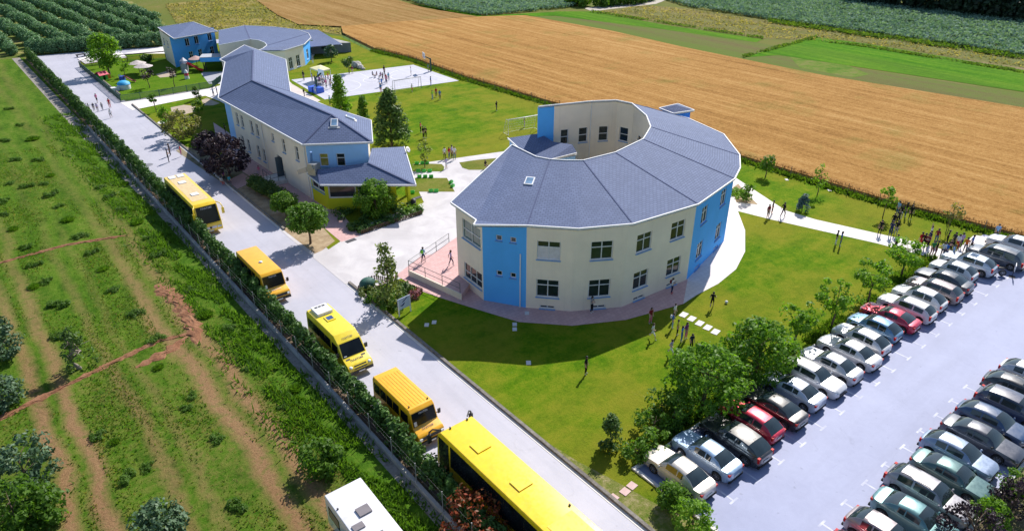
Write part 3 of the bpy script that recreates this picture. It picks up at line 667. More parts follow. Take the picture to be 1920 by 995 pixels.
# street side wall: blue bay at the far end, two rows of tall windows, a door recess
A,B=wlB[9],wlB[0]; l=(B-A).length; t=(B-A)/l; bb=A+t*2.2
wall(mbb,A,bb,0,ZL-.1); l2=(B-bb).length
ups=[l2*x for x in (.075,.15,.29,.37,.585,.72,.88)]; lows=[l2*x for x in (.10,.19,.33,.41)]
ops=[(s-.42,s+.42,4.05,5.75) for s in ups]+[(s-.42,s+.42,1.0,2.7) for s in lows]+[(l2*.60,l2*.60+1.5,.55,3.1)]
ops[4]=(ups[4]-.35,ups[4]+.35,4.7,5.7)
wall(mb,bb,B,0,ZL-.1,ops,depth=.2)
for o in ops[:-1]: window(LB,bb,B,o,cols=1,trans=.4,depth=.2)
o=ops[-1]; n=Vector((t.y,-t.x,0)); p0=bb+t*o[0]-n*.15
md=MB(); md.beam(p0+t*.75+Vector((0,0,.56)),p0+t*.75+Vector((0,0,3.05)),1.46,.07); dr=md.build('door',plain('dark_door',(.07,.10,.13),.4),LB)
md=MB(); md.beam(p0+t*1.25+n*.06+Vector((0,0,1.4)),p0+t*1.25+n*.06+Vector((0,0,1.75)),.04); md.build('handle',plain('steel',(.5,.5,.5),.3,metal=1),dr)
md=MB(); q=bb+t*(o[0]+.75)+n*1.0; md.box((q.x,q.y,.27),(2.0,2.6,.54),0); md.build('doorstep',m_kerb,LB)
mb2=MB(); mb=mb
mbr=MB()
_mb=mb; mb=mbr; rail([q+Vector((-.95,1.2,.54)),q+Vector((-.95,-1.25,.54)),q+Vector((.9,-1.25,.54))],1.0,1.2); mb=_mb
mbr.build('railing',D.materials['steel_railing'],LB)
build_split(mb,'wall',m_cream,LB); build_split(mbb,'blue_wall',m_lblue,LB)
for f in (.45,.985): p=bb+t*l2*f+n*.08; pipe(LB,p.x,p.y,.02,ZL-.15)
skylight(LB,627,231,[e[0],e[1],rB]); skylight(LB,656,222,[e[1],e[2],rB],.5,1.1)
# lime green bay with its own roof
za,zb2=3.55,5.1
ae=[W(575,326,za),W(601,347,za),W(780,347,za),W(758,275,za)]
ai=[W(597,318,4.6),W(690,305,zb2),W(697,278,zb2)]
roofslab(LB,[[ae[0],ae[1],ai[0]],[ae[1],ae[2],ai[1]],[ae[1],ai[1],ai[0]],[ae[2],ae[3],ai[2]],[ae[2],ai[2],ai[1]]],name='bay_roof'); ridges(LB,[(ae[2],ai[1]),(ae[1],ai[0])]); gutter(LB,ae,name='bay_gutter')
ac=Vector((33,70,0)); aw=[Vector((p.x,p.y,0)) for p in ae]; aw=[p+(ac-p).normalized()*.55 for p in aw]; 
aw=WW([(586,373),(617,393),(768,388)])+[aw[3]]
mbl=MB(); wops=[]
l=(aw[1]-aw[0]).length; o=[(l*.12,l*.88,1.75,3.15)]; wall(mbl,aw[0],aw[1],0,za-.05,o); [window(LB,aw[0],aw[1],q,cols=2,trans=None,fw=.13) for q in o]
l=(aw[2]-aw[1]).length; o=[(l*.02,l*.36,1.35,3.2),(l*.38,l*.72,1.35,3.2)]; wall(mbl,aw[1],aw[2].lerp(aw[1],.15),0,za-.05,o); [window(LB,aw[1],aw[2],q,cols=1,trans=None,sill=False,fw=.15,depth=.12) for q in o]
build_split(mbl,'bay_wall',m_lime,LB)
for p in (aw[2],aw[2].lerp(aw[3],.33),aw[2].lerp(aw[3],.7)): mbp=MB(); mbp.box((p.x,p.y,(za-.05)/2),(.32,.32,za-.05)); mbp.build('porch_column',m_lime,LB)
mbp=MB(); a,b=aw[2].lerp(aw[1],.15),Vector((36.2,70.5,0)); wall(mbp,a,b,0,za,[(1,2.2,.1,2.3),(3,5,.9,2.4)]); build_split(mbp,'porch_wall',m_cream,LB)
# ventilation duct and unit, dish
mb=MB(); m_zinc=plain('zinc_duct',(.36,.37,.38),.4,metal=.5)
d0=W(600,318,4.3); mb.beam(W(562,322,3.9),W(578,317,4.6),.55,.5); mb.beam(W(578,317,4.6),W(588,312,5.0),.6,.5); mb.box(tuple(W(589,316,4.6)),(1.0,1.0,1.3),.5); mb.build('ventilation_duct',m_zinc,LB)
mb=MB(); q=W(583,278,6.6); mb.tube([W(584,310,4.6),W(583,285,6.3)],.14,8); mb.build('flue',plain('blue_flue',(.12,.25,.5)),LB)
mb=MB(); c=W(764,281,3.9); mb.lathe((0,0,0),[(.02,0),(.35,.05),(.62,.17),(.64,.18),(.35,.08),(.02,.03)],14); dsh=mb.build('satellite_dish',m_white,LB); dsh.location=c; dsh.scale=(.6,)*3; dsh.rotation_euler=(1.1,0,.5)
mb=MB(); mb.tube([(0,0,.0),(0,0,.55)],.03,6); mb.tube([(0,0,-.02),(-.25,-.25,-.5)],.04,6); mb.build('dish_arm',m_dark,dsh)
# ---------------------------------------------------------------- kindergarten
KG=thing('kindergarten','single storey cream horseshoe kindergarten with blue two storey tower at its end','kindergarten')
zt_=5.9
te=[W(296,52,zt_),W(326,73,zt_),W(408,58.5,zt_),W(362,41.5,zt_+.9)]
roofslab(KG,[[te[0],te[1],te[3]],[te[1],te[2],te[3]]],name='tower_roof'); gutter(KG,te,closed=True)
cx=sum(te,Vector())/4; tw=[Vector((p.x,p.y,0)) for p in te]; c2=Vector((cx.x,cx.y,0)); tw=[p+(c2-p).normalized()*.5 for p in tw]
tw[0:3]=WW([(311,111),(330.5,127),(411,106)])
q3=Vector((te[3].x,te[3].y,0)); tw[3]=q3+(c2-q3).normalized()*.6
mb=MB(); mbb=MB()
l=(tw[1]-tw[0]).length; ops=[(l*.2,l*.32,3.4,4.7),(l*.55,l*.67,3.4,4.7)]; wall(mb,tw[0],tw[1],0,zt_-.05,ops); [window(KG,tw[0],tw[1],o,cols=1) for o in ops]
l=(tw[2]-tw[1]).length; ops=[(l*x-.55,l*x+.55,3.5,5.0) for x in (.35,.56,.87)]+[(l*x-.5,l*x+.5,.75,2.35) for x in (.38,.59,.87)]
wall(mbb,tw[1],tw[2],0,zt_-.05,ops); [window(KG,tw[1],tw[2],o,cols=2,trans=None if i<3 else .4) for i,o in enumerate(ops)]
wall(mbb,tw[2],tw[3],0,zt_); wall(mb,tw[3],tw[0],0,zt_)
zo,zi=4.2,5.0
K=lambda x,y,z: W(290+x/4.92,20+y/4.92,z)
ko=[K(590,185,zo),K(830,140,zo),K(1100,152,zo),K(1330,180,zo),K(1420,212,zo),K(1442,250,zo),K(1380,312,zo),K(1200,366,zo),K(1040,386,zo)]
ki=[K(590,320,zi),K(740,292,zi),K(880,266,zi),K(960,275,zi),K(1015,296,zi),K(1036,322,zi),K(1000,350,zi),K(960,366,zi)]
kf=[[ko[0],ki[0],ki[1]],[ko[0],ki[1],ki[2]],[ko[0],ki[2],ko[1]],[ko[1],ki[2],ki[3]],[ko[1],ki[3],ko[2]],[ko[2],ki[3],ki[4]],[ko[2],ki[4],ko[3]],[ko[3],ki[4],ki[5]],[ko[3],ki[5],ko[4]],[ko[4],ki[5],ko[5]],[ko[5],ki[5],ko[6]],[ko[6],ki[5],ki[6]],[ko[6],ki[6],ko[7]],[ko[7],ki[6],ki[7]],[ko[7],ki[7],ko[8]]]
roofslab(KG,kf); gutter(KG,ki,name='roof_edge'); gutter(KG,ko); ridges(KG,[(ko[1],ki[2]),(ko[4],ki[5])])
iw=[Vector((p.x,p.y,0)) for p in ki]
for i in range(len(iw)-1):
    A,B=iw[i],iw[i+1]; l=(B-A).length; ops=ogrid(l,1,min(1.5,l*.5),1.3,3.0) if l>2 else []
    wall(mb,A,B,0,4.95,ops); [window(KG,A,B,o) for o in ops]
kw=[Vector((p.x,p.y,0)) for p in ko]; kc=Vector((54,147,0)); kw=[p+(kc-p).normalized()*.4 for p in kw]
for i in range(len(kw)-1):
    A,B=kw[i+1],kw[i]; l=(B-A).length; bl=i in (4,5); ops=[]
    if i==6: ops=[(l*.55,l*.75,.3,2.5),(l*.15,l*.35,.3,2.5)]; 
    if i==5: ops=[(l*.35,l*.6,.6,2.6)]
    wall(mbb if bl else mb,A,B,0,zo-.05,ops); [window(KG,A,B,o,trans=.35) for o in ops]
build_split(mb,'wall',m_cream,KG); build_split(mbb,'blue_wall',m_blue,KG)
# store shed behind
SH=thing('store_shed','low grey block store shed with sloping slate roof beyond the kindergarten','shed')
zs=2.4; s_=[W(562,56,zs+.8),W(596,56,zs+.8),W(642,83,zs),W(583,88,zs)]
roofslab(SH,[[s_[0],s_[3],s_[2]],[s_[0],s_[2],s_[1]]]); 
sw=WW([(585,102),(659,98)]); back=[Vector((s_[1].x,s_[1].y,0)),Vector((s_[0].x,s_[0].y,0))]
mb=MB(); Q=sw+back
for a,b in zip(Q,Q[1:]+Q[:1]): wall(mb,a,b,0,1.9)
mb.build('wall',stucco('grey_block',(.20,.21,.25)),SH)
mb=MB(); mb.prism([(p.x,p.y) for p in Q],1.9,2.05); mb.build('wall_cap',m_conc,SH)
# playground canopy
PC=thing('playground_canopy','flat blue canopy on posts shading the paved yard by the playground','canopy')
zc=2.6; c_=[W(374,107,zc),W(426,106,zc),W(428,100,zc),W(378,101,zc)]
c_=[W(374,108.5,zc),W(424,106.5,zc)]; t=(c_[1]-c_[0]); nn=Vector((-t.y,t.x,0)).normalized()*3.2; c_+= [c_[1]+nn,c_[0]+nn]
mb=MB(); mb.prism([p[:2] for p in c_],zc-.85,zc-.02); mb.build('fascia',m_blue,PC)
mb=MB(); q=[c_[0],c_[1],c_[2],c_[3]]; ce=sum(q,Vector())/4; mb.prism([tuple((p+(p-ce)*.03)[:2]) for p in q],zc-.018,zc+.06); mb.build('roof',plain('canopy_sheet',(.42,.45,.50)),PC)
for f in (.08,.16,.9):
    p=c_[0].lerp(c_[1],f)+nn*.1; mb=MB(); mb.tube([(p.x,p.y,0),(p.x,p.y,zc-.84)],.09,8); mb.build('post',m_dark,PC)
# ================================================================ vegetation
RG=np.random.default_rng(11)
def leaf_mesh(name,C,Nn,S,mat,asp=1.0,rg=None):
    """C centres (n,3), Nn normals, S sizes: one leaf-shaped quad each"""
    rg=rg or RG; n=len(C); 
    Nn=Nn/np.maximum(1e-6,np.linalg.norm(Nn,axis=1,keepdims=True))
    r=rg.normal(size=(n,3)); U=np.cross(Nn,r); U/=np.maximum(1e-6,np.linalg.norm(U,axis=1,keepdims=True)); V=np.cross(Nn,U)
    S=np.asarray(S).reshape(-1,1); h=S*.5
    q=np.stack([C-U*h*asp*1.2,C-V*h*.62+Nn*h*.15,C+U*h*asp*1.2,C+V*h*.62+Nn*h*.15],1).reshape(-1,3)
    me=D.meshes.new(name); me.vertices.add(n*4); me.vertices.foreach_set('co',q.astype(np.float32).ravel())
    me.loops.add(n*4); me.loops.foreach_set('vertex_index',np.arange(n*4,dtype=np.int32)); me.polygons.add(n); me.polygons.foreach_set('loop_start',np.arange(0,n*4,4,dtype=np.int32)); me.polygons.foreach_set('loop_total',np.full(n,4,dtype=np.int32))
    me.materials.append(mat); me.update(calc_edges=True); me.validate(); return me
def clusters(cl,per,size,rg=None,up=.5,shell=.55):
    """cl: list of (centre, radius); leaves around each, facing outward"""
    rg=rg or RG; C=[];Nn=[]
    for c,r in cl:
        d=rg.normal(size=(per,3)); d/=np.linalg.norm(d,axis=1,keepdims=True)
        rad=r*(shell+(1-shell)*rg.random((per,1))**.6); p=np.array(c)+d*rad*np.array([1,1,.85])
        C.append(p); nn=d*.8+rg.normal(size=(per,3))*.55; nn[:,2]+=up; Nn.append(nn)
    C=np.concatenate(C);Nn=np.concatenate(Nn); S=size*(.6+.8*rg.random(len(C))); return C,Nn,S
def env_clusters(kind,h,r,z0,n,rg,cr):
    out=[]
    while len(out)<n:
        t=rg.random(); a=rg.random()*6.283
        if kind=='cone': R=r*(1-t)**.8*(.9 if t>.08 else .75)+.1; 
        elif kind=='column': R=r*min(1,(1-t)*2.2+.12)*(.7+.3*min(1,t*5))
        elif kind=='ball': R=r*math.sqrt(max(.02,1-(2*t-1)**2))
        elif kind=='broad': R=r*math.sqrt(max(.05,1-(1.75*t-.75)**2)) if t>.0 else r*.6
        elif kind=='vase': R=r*(.3+.7*min(1,t*1.6))*(1 if t<.85 else .8)
        rr=R*(.35+.65*math.sqrt(rg.random()))
        out.append(((rr*math.cos(a),rr*math.sin(a),z0+(h-z0)*t),cr*(.65+.7*rg.random())))
    return out
m_bark=grainy('bark',[(.07,.05,.035),(.13,.095,.065),(.20,.155,.11)],6,.95,.5,30,coord=oco)
m_barkpale=grainy('pale_bark',[(.17,.14,.11),(.27,.23,.19),(.36,.32,.27)],6,.9,.3,30,coord=oco)
def trunk_mb(h,z0,r0,cl,rg,limbs=6,lean=0.1,multi=1):
    mb=MB()
    for k in range(multi):
        a0=rg.random()*6.28; off=(0 if multi==1 else .18)
        b=Vector((math.cos(a0)*off,math.sin(a0)*off,-.05)); pts=[b]; top=z0+(h-z0)*.6
        for i in range(1,6):
            t=i/5; pts.append(Vector((b.x*(1+t)+rg.normal()*lean*.5,b.y*(1+t)+rg.normal()*lean*.5,top*t)))
        mb.tube(pts,[r0*(1.25-.95*i/5)/(1 if multi==1 else 1.5) for i in range(6)],7)
        for _ in range(limbs):
            c=Vector(cl[int(rg.integers(len(cl)))][0]); s=pts[int(rg.integers(2,6))]
            if c.z<s.z-.2: c.z=s.z+.3
            mid=(s+c)/2+Vector((0,0,.1)); mb.tube([s,mid,c],[r0*.38,r0*.25,r0*.08],5,cap=False)
    return mb
def tree(name,label,cat,loc,kind,h,r,z0,ncl,per,leaf,cr,mat,seed,group=None,bark=None,r0=.12,limbs=6,multi=1,up=.5,asp=1.0,lean=.1,rz=0):
    rg=np.random.default_rng(seed); t=thing(name,label,cat,loc,rz,group)
    cl=env_clusters(kind,h,r,z0,ncl,rg,cr)
    trunk_mb(h,z0,r0,cl,rg,limbs,lean,multi).build('trunk',bark or m_bark,t)
    C,Nn,S=clusters(cl,per,leaf,rg,up); k=C[:,2]>.12; put('crown',leaf_mesh('crown',C[k],Nn[k],S[k],mat,asp,rg),t); return t
f_maple=foliage('maple_leaves',(.028,.085,.012),(.13,.22,.05)); f_light=foliage('light_leaves',(.09,.22,.012),(.24,.42,.035),trans=.5); f_mid=foliage('mid_leaves',(.045,.135,.010),(.16,.30,.03),trans=.45)
f_plum=foliage('purple_plum_leaves',(.012,.008,.014),(.055,.03,.05),trans=.2); f_olive=foliage('olive_leaves',(.025,.075,.035),(.12,.20,.10),scale=.5,trans=.2)
f_orch=foliage('orchard_leaves',(.07,.18,.075),(.22,.38,.18),scale=.25,trans=.2); f_yel=foliage('yellow_blossom_leaves',(.05,.09,.012),(.42,.36,.12),scale=2.2); f_hedge=foliage('hedge_leaves',(0.019,0.066,0.011),(0.113,0.226,0.042),scale=1.1,trans=.25)
f_spruce=foliage('blue_spruce_needles',(.03,.085,.085),(.10,.19,.19),trans=.1); f_weed=foliage('weed_leaves',(.04,.115,.008),(.14,.27,.03),scale=.6,trans=.55); f_red=foliage('red_shrub_leaves',(.05,.05,.01),(.33,.045,.012),scale=1.5,trans=.25)
f_far=foliage('far_wood_leaves',(.006,.018,.012),(.03,.065,.03),scale=.2,trans=.1); f_crop=foliage('cabbage_green_crop',(.09,.19,.13),(.27,.40,.32),scale=.15,trans=.3,rough=.95); f_mag=foliage('magnolia_leaves',(0.027,0.068,0.011),(0.232,0.290,0.065),trans=.3)
f_pink=foliage('pink_flowers',(.12,.05,.04),(.5,.16,.24),scale=3)
f_lot=foliage('dense_tree_leaves',(.04,.13,.010),(.20,.38,.035),scale=1.0,trans=.5)
def ht(base,top):
    """height of something standing at pixel base and reaching pixel row top"""
    g=W(*base); lo,hi=0,20
    for _ in range(30):
        z=(lo+hi)/2; P=Vector((g.x,g.y,z)); q=cam_uv(P)
        if q[1]>top: lo=z
        else: hi=z
    return z
def cam_uv(P):
    cy,sy=math.cos(YAW),math.sin(YAW); X=P.x*cy-P.y*sy; Y=P.x*sy+P.y*cy; Z=P.z-CAMH; c,s=math.cos(PITCH),math.sin(PITCH)
    f=Y*c-Z*s; u=Y*s+Z*c; return 960+FPX*X/f,497.5-FPX*u/f
def T(px,top,**k):
    h=ht(px,top); return W(*px,.02),h
def at_tree(name,label,px,top,kind,rk,z0k,ncl,per,leaf,cr,mat,seed,**k):
    h=ht(px,top)
    return tree(name,label,k.pop('cat','tree'),W(*px,.02),kind,h*.93,h*rk,h*z0k,ncl,per,leaf,cr,mat,seed,**k)
at_tree('leafy_tree','big dark green cone shaped tree behind the lime green bay',(735,274),162,'cone',.34,.10,120,46,.34,.75,f_maple,1,r0=.16,limbs=14)
at_tree('leafy_tree','tall pale green spire tree between long wing and sports court',(640,214),138,'cone',.25,.08,60,42,.34,.6,f_light,2,r0=.12,limbs=10)
at_tree('leafy_tree','small narrow tree between the spire tree and the big cone tree',(683,226),180,'cone',.26,.10,26,40,.32,.5,f_mid,3,r0=.08)
at_tree('leafy_tree','tall bright tree inside the playground beside pale platform',(206,140),62,'broad',.34,.25,75,40,.42,.85,f_light,4,r0=.16,limbs=10)
at_tree('leafy_tree','thin young tree under the tall bright playground tree',(187,128),88,'column',.18,.45,10,26,.35,.5,f_mid,5,r0=.08)
at_tree('ball_tree','larger round clipped tree on the bare soil bed',(582,457),382,'ball',.47,.38,120,60,.20,.42,f_mid,6,r0=.11,limbs=9)
at_tree('ball_tree','smaller round clipped tree beside the lime green bay',(538,408),362,'ball',.48,.38,110,58,.20,.40,f_mid,7,r0=.11,limbs=9)
at_tree('plum_tree','large purple leaved tree at the kerb in front of long wing',(432,334),252,'broad',.52,.22,80,44,.30,.6,f_plum,8,r0=.14,limbs=14,up=.2)
at_tree('plum_tree','purple leaved tree nearer the blue corner of long wing',(397,300),248,'broad',.46,.22,55,42,.30,.55,f_plum,9,r0=.13,limbs=12,up=.2)
at_tree('blossom_shrub','cream yellow blossoming shrub tree on the verge beside the road',(344,262),207,'ball',.60,.10,46,44,.28,.55,f_yel,10,r0=.08,multi=3,cat='shrub')
at_tree('sapling','slim sapling at the verge corner beside the side path',(293,210),176,'ball',.24,.60,9,30,.28,.35,f_mid,11,r0=.06)
at_tree('small_fir','small dark fir beside the side path',(370,188),160,'cone',.26,.04,18,34,.22,.3,f_maple,12,r0=.06)
at_tree('sapling','young bushy tree next to the sand patch by long wing',(373,212),188,'broad',.36,.25,14,32,.26,.4,f_mid,13,r0=.06)
at_tree('sapling','young tree held by stakes near the blossoming shrub',(314,246),197,'cone',.28,.32,22,34,.26,.4,f_light,14,r0=.07)
at_tree('round_bush','big rounded bright bush against the lime green bay',(706,404),338,'ball',.52,.02,130,60,.18,.5,foliage('bay_bush_leaves',(.06,.17,.010),(.20,.36,.035),trans=.5),15,r0=.12,cat='bush')
at_tree('magnolia','tall glossy magnolia standing in the fenced flower bed',(730,572),455,'cone',.22,.06,58,20,.27,.5,f_mag,16,r0=.09,limbs=16)
at_tree('leafy_tree','largest dense tree beside the parked black cars',(1318,762),656,'broad',.58,.08,150,36,.25,.55,f_lot,17,r0=.16,limbs=14)
at_tree('leafy_tree','second large dense tree overhanging the grey hatchback',(1416,700),606,'broad',.56,.08,140,36,.25,.55,f_lot,18,r0=.16,limbs=12)
at_tree('row_tree','young flat crowned tree opposite the light blue hatchback',(1489,645),572,'vase',.38,.42,34,34,.23,.38,f_light,19,r0=.08)
at_tree('row_tree','young flat crowned tree in front of the red coupe',(1558,613),528,'vase',.42,.42,38,34,.23,.38,f_light,20,r0=.08)
at_tree('row_tree','young flat crowned tree between red coupe and crowd',(1627,566),496,'vase',.46,.42,40,34,.23,.38,f_light,21,r0=.08)
at_tree('row_tree','young wide tree at the path end near the crowd',(1690,516),455,'vase',.58,.42,44,34,.23,.38,f_light,22,r0=.08)
at_tree('small_conifer','lone small dark conifer on the front lawn',(1143,836),775,'cone',.30,.03,40,44,.17,.32,f_maple,23,r0=.07)
at_tree('blue_spruce','small blue spruce on the lawn beyond the path',(1504,396),364,'cone',.36,.03,30,42,.17,.28,f_spruce,24,r0=.05)
at_tree('sapling','leafy sapling at the wheat edge nearest the horseshoe school',(1435,332),283,'broad',.24,.35,18,32,.25,.4,f_mid,25,r0=.06)
at_tree('sapling','sparse sapling at the wheat edge behind the spruce',(1532,366),305,'broad',.20,.3,13,18,.22,.35,f_light,26,r0=.05)
at_tree('sapling','yellow green sapling at the wheat edge left of standing group',(1655,407),350,'broad',.22,.5,13,26,.25,.35,f_light,27,r0=.05)
at_tree('sapling','staked sapling at the wheat edge behind the crowd',(1776,438),382,'broad',.26,.62,13,22,.24,.35,f_yel,28,r0=.05,multi=2)
at_tree('sapling','small tree in the triangular bed at the path fork',(1400,377),347,'broad',.42,.2,16,26,.25,.35,f_mid,29,r0=.05)
at_tree('sapling','dark twiggy small tree on the playground lawn',(281,165),128,'ball',.36,.45,14,20,.28,.4,f_plum,30,r0=.07,limbs=14)
at_tree('sapling','dark twiggy small tree close to the playground slide tower',(328,163),128,'vase',.26,.4,11,16,.28,.35,f_plum,31,r0=.07,limbs=14)
at_tree('sapling','pale feathery small tree in the middle of playground',(235,145),115,'vase',.36,.4,12,20,.3,.4,f_light,32,r0=.06)
at_tree('ball_tree','round dark tree at the far playground fence',(278,120),102,'ball',.5,.3,16,36,.35,.45,f_maple,33,r0=.08)
at_tree('sapling','thin young tree on the grass island by the school plaza',(797,314),263,'vase',.24,.3,14,18,.24,.35,f_mag,34,r0=.05)
at_tree('leafy_tree','small tree beside the kindergarten blue corner',(588,100),76,'column',.3,.2,14,34,.4,.5,f_mid,35,r0=.08)
at_tree('leafy_tree','olive green tree in front of the store shed',(622,116),84,'column',.34,.3,16,30,.4,.5,f_olive,36,r0=.08)
at_tree('leafy_tree','small tree at the corner of the store shed',(613,100),78,'column',.3,.3,12,30,.4,.5,f_olive,37,r0=.08)
at_tree('ball_tree','round dark little tree by the boulder at court edge',(655,138),107,'ball',.36,.5,16,36,.34,.45,f_maple,38,r0=.09)
at_tree('plum_tree','purple leaved tree right of the dark green sedan',(1893,962),903,'broad',.55,.2,46,30,.17,.32,f_plum,39,r0=.09,limbs=12,up=.2)
at_tree('plum_tree','purple leaved tree at the bottom edge over teal car',(1808,1030),950,'broad',.52,.2,46,30,.17,.32,f_plum,40,r0=.09,limbs=12,up=.2)
at_tree('round_bush','yellow green bush between two purple trees',(1852,978),940,'ball',.62,.02,26,40,.17,.32,f_light,41,r0=.06,cat='bush')
at_tree('round_bush','green bush behind the light blue car nose',(1905,930),886,'ball',.62,.02,26,40,.18,.32,f_mid,42,r0=.06,cat='bush')
at_tree('round_bush','green bush at the corner beside the nearest silver sedan',(1258,948),910,'ball',.46,.02,40,44,.17,.34,f_mid,43,r0=.06,cat='bush')
at_tree('round_bush','yellowish bush at bottom edge of the parking corner',(1296,1000),942,'ball',.46,.02,40,44,.17,.34,f_light,44,r0=.06,cat='bush')
for i,(u,v,tp) in enumerate([(1196,858,830),(1226,842,812),(1225,808,772),(1262,790,742),(1240,770,735)]):
    at_tree('kerb_shrub','straggly dark shrub under the dense trees at parking kerb',(u,v),tp,'ball',.75,.02,22,36,.19,.35,f_mid,50+i,r0=.05,cat='shrub',group='shrubs at the parking kerb')
for i,(u,v,tp) in enumerate([(1600,612,598),(1655,566,552)]):
    at_tree('kerb_shrub','thin shrub between young row trees at parking kerb',(u,v),tp,'ball',.6,.02,12,26,.19,.3,f_mid,60+i,r0=.04,cat='shrub',group='thin shrubs between the row trees')
# clipped hedge blocks in front of the long wing
for k,(a,b,lab) in enumerate([((478,350),(510,368),'longer dark clipped hedge block along the pink walkway'),((516,372),(528,380),'short dark clipped hedge block nearest the ball trees')]):
    t=thing('hedge_block',lab,'hedge',W(*a)); A,B=W(*a),W(*b); n=int(40*(1+(B-A).length)); cl=[(tuple(((B-A)*RG.random()+Vector((RG.normal()*.45,RG.normal()*.4,.5+.65*RG.random())))),.42) for _ in range(n)]
    C,Nn,S=clusters(cl,40,.2); put('foliage',leaf_mesh('foliage',C,Nn,S,f_maple),t)
    mb=MB(); 
    for s in (.1,.5,.9): q=(B-A)*s; mb.tube([(q.x,q.y,0),(q.x,q.y,.6)],.05,6)
    mb.build('stem',m_bark,t)
# shaded shrubbery below the bay
t=thing('flower_bed','dark shrub bed in the shade below the lime green bay','flower bed',W(700,420))
O=W(700,420); P=WW([(625,400),(660,432),(678,436),(735,418),(788,400),(775,388),(700,400)])
cl=[]
for _ in range(150):
    i,j=RG.integers(len(P)),RG.integers(len(P)); q=P[i].lerp(P[j],float(RG.random())); cl.append((tuple(q-O+Vector((0,0,.15+.3*RG.random()))),.4))
C,Nn,S=clusters(cl,26,.22); put('shrubs',leaf_mesh('shrubs',C,Nn,S,f_hedge),t)
q=W(768,396)-O; C,Nn,S=clusters([((q.x+RG.normal()*.5,q.y+RG.normal()*.4,.35),.45) for _ in range(14)],40,.2); put('bright_shrub',leaf_mesh('bright_shrub',C,Nn,S,f_light),t)
def picket(name,label,pts,cat='fence',h=.5,m=None):
    t=thing(name,label,cat); mp=m or plain('dark_picket_wood',(.10,.06,.035),.8); mb=MB(); mr=MB()
    for a,b in zip(pts,pts[1:]):
        n=max(2,int((b-a).length/.2)); 
        for k in range(n): q=a.lerp(b,(k+.5)/n); mb.box((q.x,q.y,h/2),(.07,.07,h))
        for z in (.15,.38): mr.beam(a+Vector((0,0,z)),b+Vector((0,0,z)),.035,.05)
    o=mb.build('pickets',mp,t); o['kind']='stuff'; mr.build('rail',mp,t); return t
picket('picket_fence','low dark picket edging around the shaded shrub bed',WW([(677,440),(735,420),(791,402),(776,386)]))
# fenced bed with the magnolia
bedp=WW([(672,548),(682,530),(700,524)]),WW([(790,550),(768,570),(752,582)])
picket('picket_fence','low dark picket edging around the magnolia bed',WW([(672,545),(690,527),(705,524)])+WW([(750,534),(793,549),(770,567)]))
t=thing('flower_bed','mixed shrub bed with pink flowers around the magnolia','flower bed',W(730,560)); O=W(730,560)
def blob(nm,px,r,h,mat,n,leaf=.2):
    cl=[]
    for _ in range(n):
        q=W(*px)-O; a=RG.random()*6.28; rr=r*math.sqrt(RG.random()); cl.append(((q.x+rr*math.cos(a),q.y+rr*math.sin(a),.1+h*RG.random()*(1-.5*rr/r)),.3))
    C,Nn,S=clusters(cl,34,leaf); put(nm,leaf_mesh(nm,C,Nn,S,mat),t)
blob('shrub',(695,552),1.0,.8,f_mag,18); blob('shrub',(706,563),.9,.8,f_weed,16); blob('shrub',(735,575),1.3,1.2,f_mid,30); blob('shrub',(722,565),1.0,1.0,f_mid,20); blob('shrub',(757,550),.9,.9,f_maple,20); blob('shrub',(745,563),.9,.6,f_weed,14); blob('pink_flowers',(778,556),.55,.5,f_pink,12,.14)
mb=MB(); mb.sphere((0,0,.55),.62,14,9,sc=(1.25,1,.9)); q=W(690,541)-O; o=mb.build('covered_shrub',plain('dark_green_cover',(.02,.09,.07),.7,var=.4),t); o.location=q
# triangular bed at the path fork
t=thing('flower_bed','triangular planted bed at the fork of white paths','flower bed',W(1395,365)); O=W(1395,365)
mb=MB(); mb.face([tuple(p-O+Vector((0,0,.045))) for p in WW([(1374,352),(1380,379),(1421,384),(1398,362),(1384,345)])]); mb.build('soil',D.materials['bare_soil'],t)
blob('ground_plants',(1382,365),1.3,.3,f_light,34,.2)
# ---------------------------------------------------------------- the roadside hedge
HG=thing('roadside_hedge','long dark green conifer hedge running the whole left side of the road','hedge',(15.85,60,0))
cl=[];rg=np.random.default_rng(3)
y=-18.0
while y<181:
    far_=y>95; st=.95 if not far_ else 1.3; hh=(2.0*(.86+.28*rg.random()) if y<70 else 2.3*(.94+.1*rg.random()))
    if 112<y: hh*=.95
    for k in range(17 if not far_ else 13):
        z=.25+(hh-.35)*rg.random(); w_=.52*(1-.55*(z/hh)**2)
        cl.append(((rg.uniform(-1,1)*w_*.85,y-60+rg.uniform(-.5,.5)*st,z),.30 if not far_ else .42))
    cl.append(((rg.normal()*.12,y-60,hh),.26)); y+=st*(.85+.3*rg.random())
C,Nn,S=clusters(cl,34,.20,rg,.4); S=np.where(C[:,1]>35,S*1.35,S); k=C[:,2]>.05; put('foliage',leaf_mesh('foliage',C[k],Nn[k],S[k],f_hedge),HG)
mb=MB(); 
for y in np.arange(-17,180,1.1): mb.tube([(0,y-60,0),(0,y-60,.9)],.05,5,cap=False)
o=mb.build('stems',m_bark,HG); o['kind']='stuff'
at_tree('red_shrub','red leaved shrub poking through the hedge beside the nearest bus',(893,1000),930,'ball',.72,.03,60,40,.17,.36,f_red,70,r0=.06,cat='shrub')
